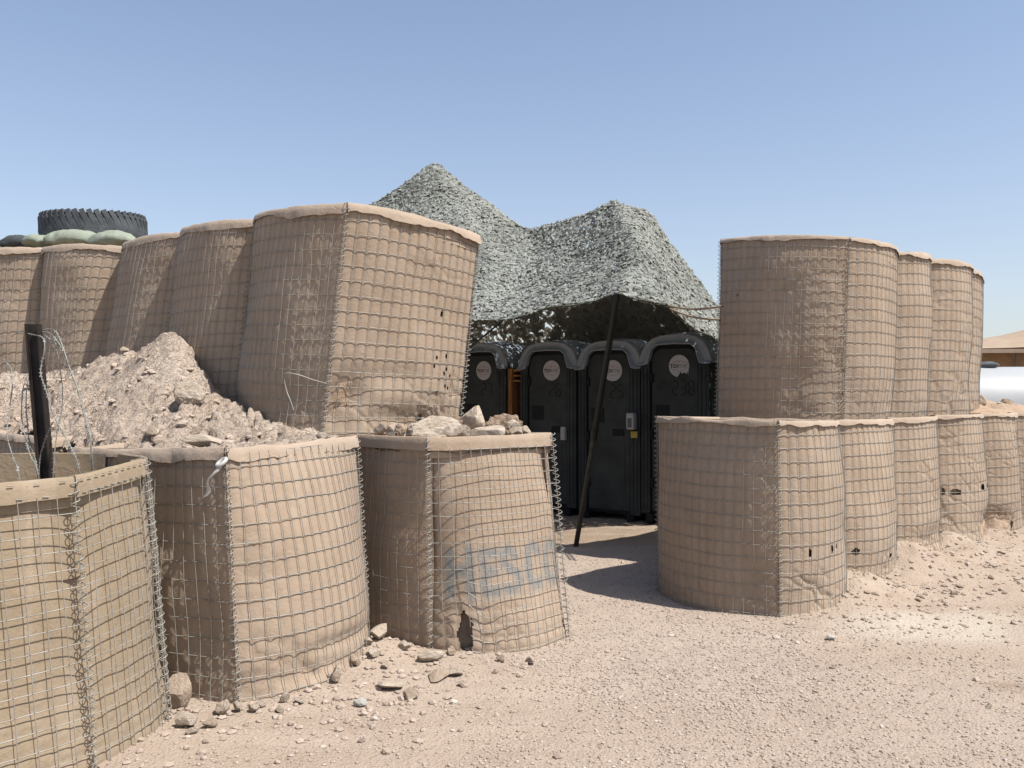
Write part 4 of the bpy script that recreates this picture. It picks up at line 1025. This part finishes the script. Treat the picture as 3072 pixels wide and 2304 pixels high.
M_bag = bag_mat('green_sandbag', (0.30, 0.335, 0.265)); M_bagd = bag_mat('dark_sandbag', (0.075, 0.085, 0.085))
def sandbag(loc, size, rz, label, mat, neck=False, tilt=0.0, grp='sandbags under the tyre'):
    o = empty('sandbag', loc, label, 'sandbag', grp, rz); o.rotation_euler = (0, tilt, rz)
    u = np.linspace(-1, 1, 30); v = np.linspace(0, 2 * math.pi, 33); U, Vv = np.meshgrid(u, v, indexing='ij')
    prof = np.clip(1 - np.abs(U) ** 3.2, 0, 1) ** .55; hgt = np.clip(1 - np.abs(U) ** 2.4, 0, 1) ** .6
    x = U * size[0] / 2; y = prof * np.cos(Vv) * size[1] / 2; z = hgt * np.sin(Vv) * size[2] / 2
    s_ = loc[0] * 7.0; d = 0.030 * fbm(np.stack([x * 6 + s_, y * 6, z * 5], -1), 4, 7) - 0.02 * np.clip(1 - np.abs(fbm(np.stack([x * 4 + s_, y * 9, z * 3], -1), 2, 9)) * 4, 0, 1)
    z = np.where(z < 0, z * .55, z)
    b = MB(); b.grid(np.stack([x, y * (1 + 3 * d), z + d + size[2] * .27], -1)); bo = b.build('bag', mat, o)
    bo.data.attributes.new('paint', 'FLOAT', 'POINT')
    if neck:
        t = np.linspace(0, 1, 8); rr = size[2] * .22 * (1 - .7 * np.sin(math.pi * np.clip(t * 1.3, 0, 1))) + .008
        pth = np.stack([size[0] / 2 - .03 + t * .11, 0 * t, size[2] * .27 - .03 * t], -1)
        b = MB(); b.tube(pth, rr, 9); b.build('tied_neck', mat, bo)
sandbag((-4.27, 8.44, 3.02), (.54, .32, .22), .1, 'pale green sandbag with a tied neck in front of the tyre', M_bag, True)
sandbag((-3.86, 8.38, 3.0), (.5, .34, .22), -.25, 'plump pale green sandbag right of the tied one', M_bag)
sandbag((-3.50, 8.46, 2.99), (.36, .30, .19), .3, 'small green sandbag at the right end beside the tyre', M_bag)
sandbag((-4.62, 8.56, 3.02), (.40, .28, .19), .2, 'flat green sandbag at the left under the tyre', M_bag)
sandbag((-4.90, 8.66, 3.02), (.46, .30, .2), -.2, 'dark sandbag nearest the tyre at the left edge', M_bagd)
sandbag((-5.22, 8.80, 3.02), (.46, .3, .18), .2, 'dark sandbag at the far left edge of the wall', M_bagd)
sandbag((-5.05, 8.62, 3.00), (.34, .2, .09), .5, 'thin dark folded sandbag on the left edge of the wall', M_bagd)

# ------------------------------------------------------------------ steel picket and concertina wire in the nearest gabion
M_steel = simple('rusty_dark_steel', (0.035, 0.026, 0.022), .6, .3, .4, .5, 8)
pk_ = empty('steel_picket', (-2.30, 4.45, .35), 'dark steel picket leaning inside the nearest gabion', 'picket')
lean = np.array([-.10 * 1.58, 0.02, 1.58])
def strip(x0, x1, y0, y1):
    b = MB(); V = []
    for t in (0, 1):
        o = lean * t
        V += [(x0 + o[0], y0 + o[1], o[2]), (x1 + o[0], y0 + o[1], o[2]), (x1 + o[0], y1 + o[1], o[2]), (x0 + o[0], y1 + o[1], o[2])]
    b.add(V, [[0, 1, 5, 4], [1, 2, 6, 5], [2, 3, 7, 6], [3, 0, 4, 7], [0, 3, 2, 1], [4, 5, 6, 7]]); return b
strip(-.030, .026, .0, .006).build('web', M_steel, pk_, False)
strip(.026, .033, -.032, .012).build('flange', M_steel, pk_, False)
strip(-.037, -.030, -.026, .012).build('flange', M_steel, pk_, False)
M_razor = simple('razor_wire', (0.30, 0.30, 0.27), .6, .2, .3, .15, 10)
cw = empty('concertina_wire', (-2.3, 4.4, .9), 'tangled razor wire loops hanging around the steel picket', 'razor wire')
WP = [[(-2.62, 4.55, 1.872), (-2.577, 4.52, 1.886), (-2.53, 4.49, 1.884), (-2.487, 4.46, 1.88), (-2.437, 4.43, 1.872), (-2.39, 4.41, 1.861), (-2.362, 4.39, 1.838), (-2.352, 4.37, 1.787), (-2.365, 4.37, 1.717), (-2.362, 4.36, 1.667), (-2.338, 4.36, 1.594), (-2.306, 4.35, 1.51), (-2.26, 4.33, 1.425), (-2.205, 4.32, 1.335), (-2.145, 4.31, 1.215), (-2.12, 4.33, 1.0)],
      [(-2.43, 4.5, 1.90), (-2.395, 4.49, 1.905), (-2.355, 4.48, 1.896), (-2.32, 4.46, 1.85), (-2.28, 4.43, 1.781), (-2.235, 4.41, 1.68), (-2.19, 4.39, 1.59), (-2.15, 4.37, 1.47), (-2.12, 4.36, 1.367), (-2.10, 4.36, 1.235), (-2.11, 4.4, .95)],
      [(-2.42, 4.48, 1.89), (-2.38, 4.47, 1.884), (-2.335, 4.45, 1.849), (-2.29, 4.44, 1.786), (-2.25, 4.42, 1.695), (-2.205, 4.41, 1.60), (-2.17, 4.39, 1.522), (-2.14, 4.38, 1.43), (-2.11, 4.36, 1.34), (-2.105, 4.36, 1.24), (-2.1, 4.42, .98)],
      [(-2.40, 4.47, 1.87), (-2.35, 4.46, 1.833), (-2.325, 4.45, 1.774), (-2.315, 4.45, 1.711), (-2.295, 4.44, 1.604), (-2.295, 4.44, 1.50), (-2.30, 4.43, 1.448), (-2.31, 4.42, 1.369), (-2.315, 4.4, 1.21), (-2.33, 4.42, .95)],
      [(-2.55, 4.6, 1.70), (-2.558, 4.56, 1.62), (-2.545, 4.52, 1.55), (-2.53, 4.49, 1.455), (-2.50, 4.46, 1.384), (-2.455, 4.42, 1.292), (-2.425, 4.4, 1.24), (-2.39, 4.38, 1.195), (-2.36, 4.4, .98)],
      [(-2.53, 4.58, 1.70), (-2.54, 4.56, 1.62), (-2.53, 4.53, 1.52), (-2.50, 4.49, 1.42), (-2.47, 4.46, 1.32), (-2.41, 4.42, 1.2), (-2.4, 4.44, .98)],
      [(-2.50, 4.6, 1.75), (-2.49, 4.57, 1.65), (-2.475, 4.55, 1.57), (-2.46, 4.52, 1.472), (-2.42, 4.49, 1.406), (-2.395, 4.47, 1.35), (-2.37, 4.45, 1.29), (-2.33, 4.45, 1.0)],
      [(-2.285, 4.33, 1.43), (-2.325, 4.35, 1.36), (-2.355, 4.37, 1.30), (-2.38, 4.39, 1.235), (-2.40, 4.41, 1.0)],
      [(-2.75, 4.7, 1.76), (-2.66, 4.62, 1.70), (-2.62, 4.56, 1.60), (-2.6, 4.5, 1.48), (-2.58, 4.45, 1.36), (-2.52, 4.4, 1.25), (-2.47, 4.36, 1.18), (-2.44, 4.36, .95)]]
for k, p in enumerate(WP):
    c_ = catmull(p, 8); b = MB(); b.tube(c_ - np.array([-2.3, 4.4, .9]), .0028, 4)
    d = np.concatenate([[0], np.cumsum(np.linalg.norm(np.diff(c_, axis=0), axis=1))])
    for s_ in np.arange(.02, d[-1], .036):
        j = min(int(np.searchsorted(d, s_)), len(c_) - 1); t = c_[j] - c_[j - 1]; t /= np.linalg.norm(t) + 1e-9
        nn_ = np.cross(t, rng.normal(size=3)); nn_ /= np.linalg.norm(nn_); m_ = np.cross(t, nn_); o = c_[j] - np.array([-2.3, 4.4, .9])
        b.add([o - t * .011 - nn_ * .009, o - t * .004 + m_ * .0015, o + t * .011 - nn_ * .009, o + t * .011 + nn_ * .009, o + t * .004 + m_ * .0015, o - t * .011 + nn_ * .009], [[0, 1, 4, 5], [1, 2, 3, 4]])
    b.build('barbed_strand', M_razor, cw)

# ------------------------------------------------------------------ ribbon, loose wires
M_rib = simple('white_plastic_ribbon', (0.52, 0.51, 0.48), .6, 0, .3, .1)
rb = empty('ribbon', (-1.47, 4.43, 1.2), 'white plastic ribbon knotted at the corner of the middle left gabion', 'ribbon')
t = np.linspace(0, 1, 14); cx = -.005 - .085 * t + .012 * np.sin(t * 9); cz = .02 - .17 * t; cy = -.04 - .02 * np.sin(t * 5); wd = .011 + .005 * np.sin(t * 8)
b = MB(); b.grid(np.stack([np.stack([cx - wd, cy, cz - wd * .4], -1), np.stack([cx, cy - .006, cz], -1), np.stack([cx + wd, cy + .004, cz + wd * .4], -1)], 1)); b.build('tail', M_rib, rb)
b = MB(); th = np.linspace(0, 2 * math.pi, 18)[:-1]; b.tube(np.stack([.005 + .022 * np.cos(th), -.035 + .02 * np.sin(th), .025 + .018 * np.sin(th * 1.0 + .8)], -1), .011, 6, closed=True); b.build('knot', M_rib, rb)
def loose(pts, label, name='loose_wire', r=.0035):
    b = MB(); b.tube(catmull(pts, 8), r, 5); return tag(b.build(name, M_wire), label, 'wire')
loose([(-1.22, 5.72, 1.645), (-1.30, 5.66, 1.67), (-1.38, 5.62, 1.70), (-1.46, 5.62, 1.71), (-1.475, 5.63, 1.68), (-1.46, 5.63, 1.60), (-1.43, 5.62, 1.53), (-1.41, 5.62, 1.47)], 'bent loose wire sticking out low on the big leaning gabion')

# ------------------------------------------------------------------ background at the right: tank, shelter
M_tank = simple('white_tank_paint', (0.46, 0.47, 0.47), .45, 0, .4, .04, 2)
tk = empty('water_tank', (12.6, 21.5, 0), 'big white cylindrical tank lying behind the right wall', 'tank', None, R(-8))
n = 64; a = np.linspace(0, 2 * math.pi, n + 1); pr = [(-3.0, 0.02), (-3.0, .4), (-2.97, .75), (-2.88, .98), (-2.7, 1.09), (-2.5, 1.12), (2.5, 1.12), (2.7, 1.09), (2.9, .95), (3.0, .6), (3.0, .02)]
G = np.stack([np.stack([np.full(n + 1, x), r * np.cos(a), 1.2 + r * np.sin(a)], -1) for x, r in pr], 1)
b = MB(); b.grid(G); b.build('shell', M_tank, tk)
for x in (-1.6, 1.6):
    b = MB(); b.box((x, 0, .12), (.3, 1.6, .32)); b.build('saddle', M_grey, tk, False)
b = MB(); b.tube(np.array([(0.4, 0, 2.3), (.4, 0, 2.42)]), .28, 20, cap=True); b.build('hatch', M_tank, tk)
M_tarp = simple('grey_tarp', (0.12, 0.125, 0.13), .8, 0, .2, .2, 6)
tb = MB(); u = np.linspace(0, 1, 20); v = np.linspace(0, 2 * math.pi, 15); U, Vv = np.meshgrid(u, v, indexing='ij'); rr = (.13 + .05 * np.sin(U * 9) + .07 * fbm(np.stack([U * 5, np.cos(Vv) * 2, np.sin(Vv) * 2], -1), 3, 3)) * np.clip(np.minimum(U, 1 - U) * 9 + .25, 0, 1)
tb.grid(np.stack([10.4 + U * 1.65, 21.75 - .2 * U + rr * 1.6 * np.cos(Vv), 2.36 + rr * .6 * np.sin(Vv)], -1)); tag(tb.build('tarp_roll', M_tarp), 'dark grey rolled tarp lying on the white tank', 'tarp')
sh = empty('shelter', (18.2, 28, 0), 'low brick shelter with a sagging tan tent roof at the right edge', 'shelter', None, R(-6))
kb = NT('mud_brick'); c = kb.coord(); mp = kb.n('ShaderNodeMapping'); mp.inputs['Rotation'].default_value = (R(90), 0, 0); kb.l(c, mp.inputs[0])
br = kb.n('ShaderNodeTexBrick'); br.inputs['Scale'].default_value = 3.2; br.inputs['Color1'].default_value = (.30, .18, .09, 1); br.inputs['Color2'].default_value = (.24, .14, .07, 1); br.inputs['Mortar'].default_value = (.2, .12, .065, 1); kb.l(mp.outputs[0], br.inputs['Vector'])
M_brick = kb.out(br.outputs[0], .95)
M_tent = simple('tan_tent_cloth', (0.42, 0.32, 0.235), .9, 0, .1, .1, 2)
b = MB(); b.box((0, 0, 1.5), (9, 3, 3.0)); b.build('wall', M_brick, sh, False)
xs = np.linspace(-4.9, 4.9, 40); yv = np.linspace(-1.9, 1.9, 16); XX, YY = np.meshgrid(xs, yv, indexing='ij')
zt = 3.06 + .5 * np.exp(-((XX - .2) / 2.4) ** 2) * (1 - (np.abs(YY) / 1.95) ** 1.5) + .35 * (1 - (np.abs(YY) / 1.9)) + .22 * np.exp(-((XX - 0.1) / 1.8) ** 2)
b = MB(); b.grid(np.stack([XX, YY, zt], -1)); rf = b.build('roof', M_tent, sh)
b = MB(); b.box((0, -1.92, 2.98), (9.8, .05, .12)); b.build('fascia', M_tent, rf, False)
b = MB(); b.tube(catmull([(-2.6, -1.6, 1.0), (-2.6, -1.62, 2.6), (-2.55, -1.7, 2.95), (-2.3, -2.0, 3.1), (-1.2, -2.0, 3.12)], 6), .03, 6); b.build('cable', M_grey, sh)
for x, lb in ((-1.1, 'short yellow plank leaning on the shelter wall'),):
    b = MB(); M = Matrix.Translation((16.75, 26.2, 2.05)) @ Matrix.Rotation(-.25, 4, 'Y'); b.box((0, 0, 0), (.14, .05, .8), M); b.box((0, .03, -1.2), (.10, .05, 1.7), M); tag(b.build('plank', simple('yellow_plank', (0.55, 0.42, 0.18), .7), None, False), lb, 'plank')
print('leaves', n_leaf, 'objects', len(bpy.data.objects))
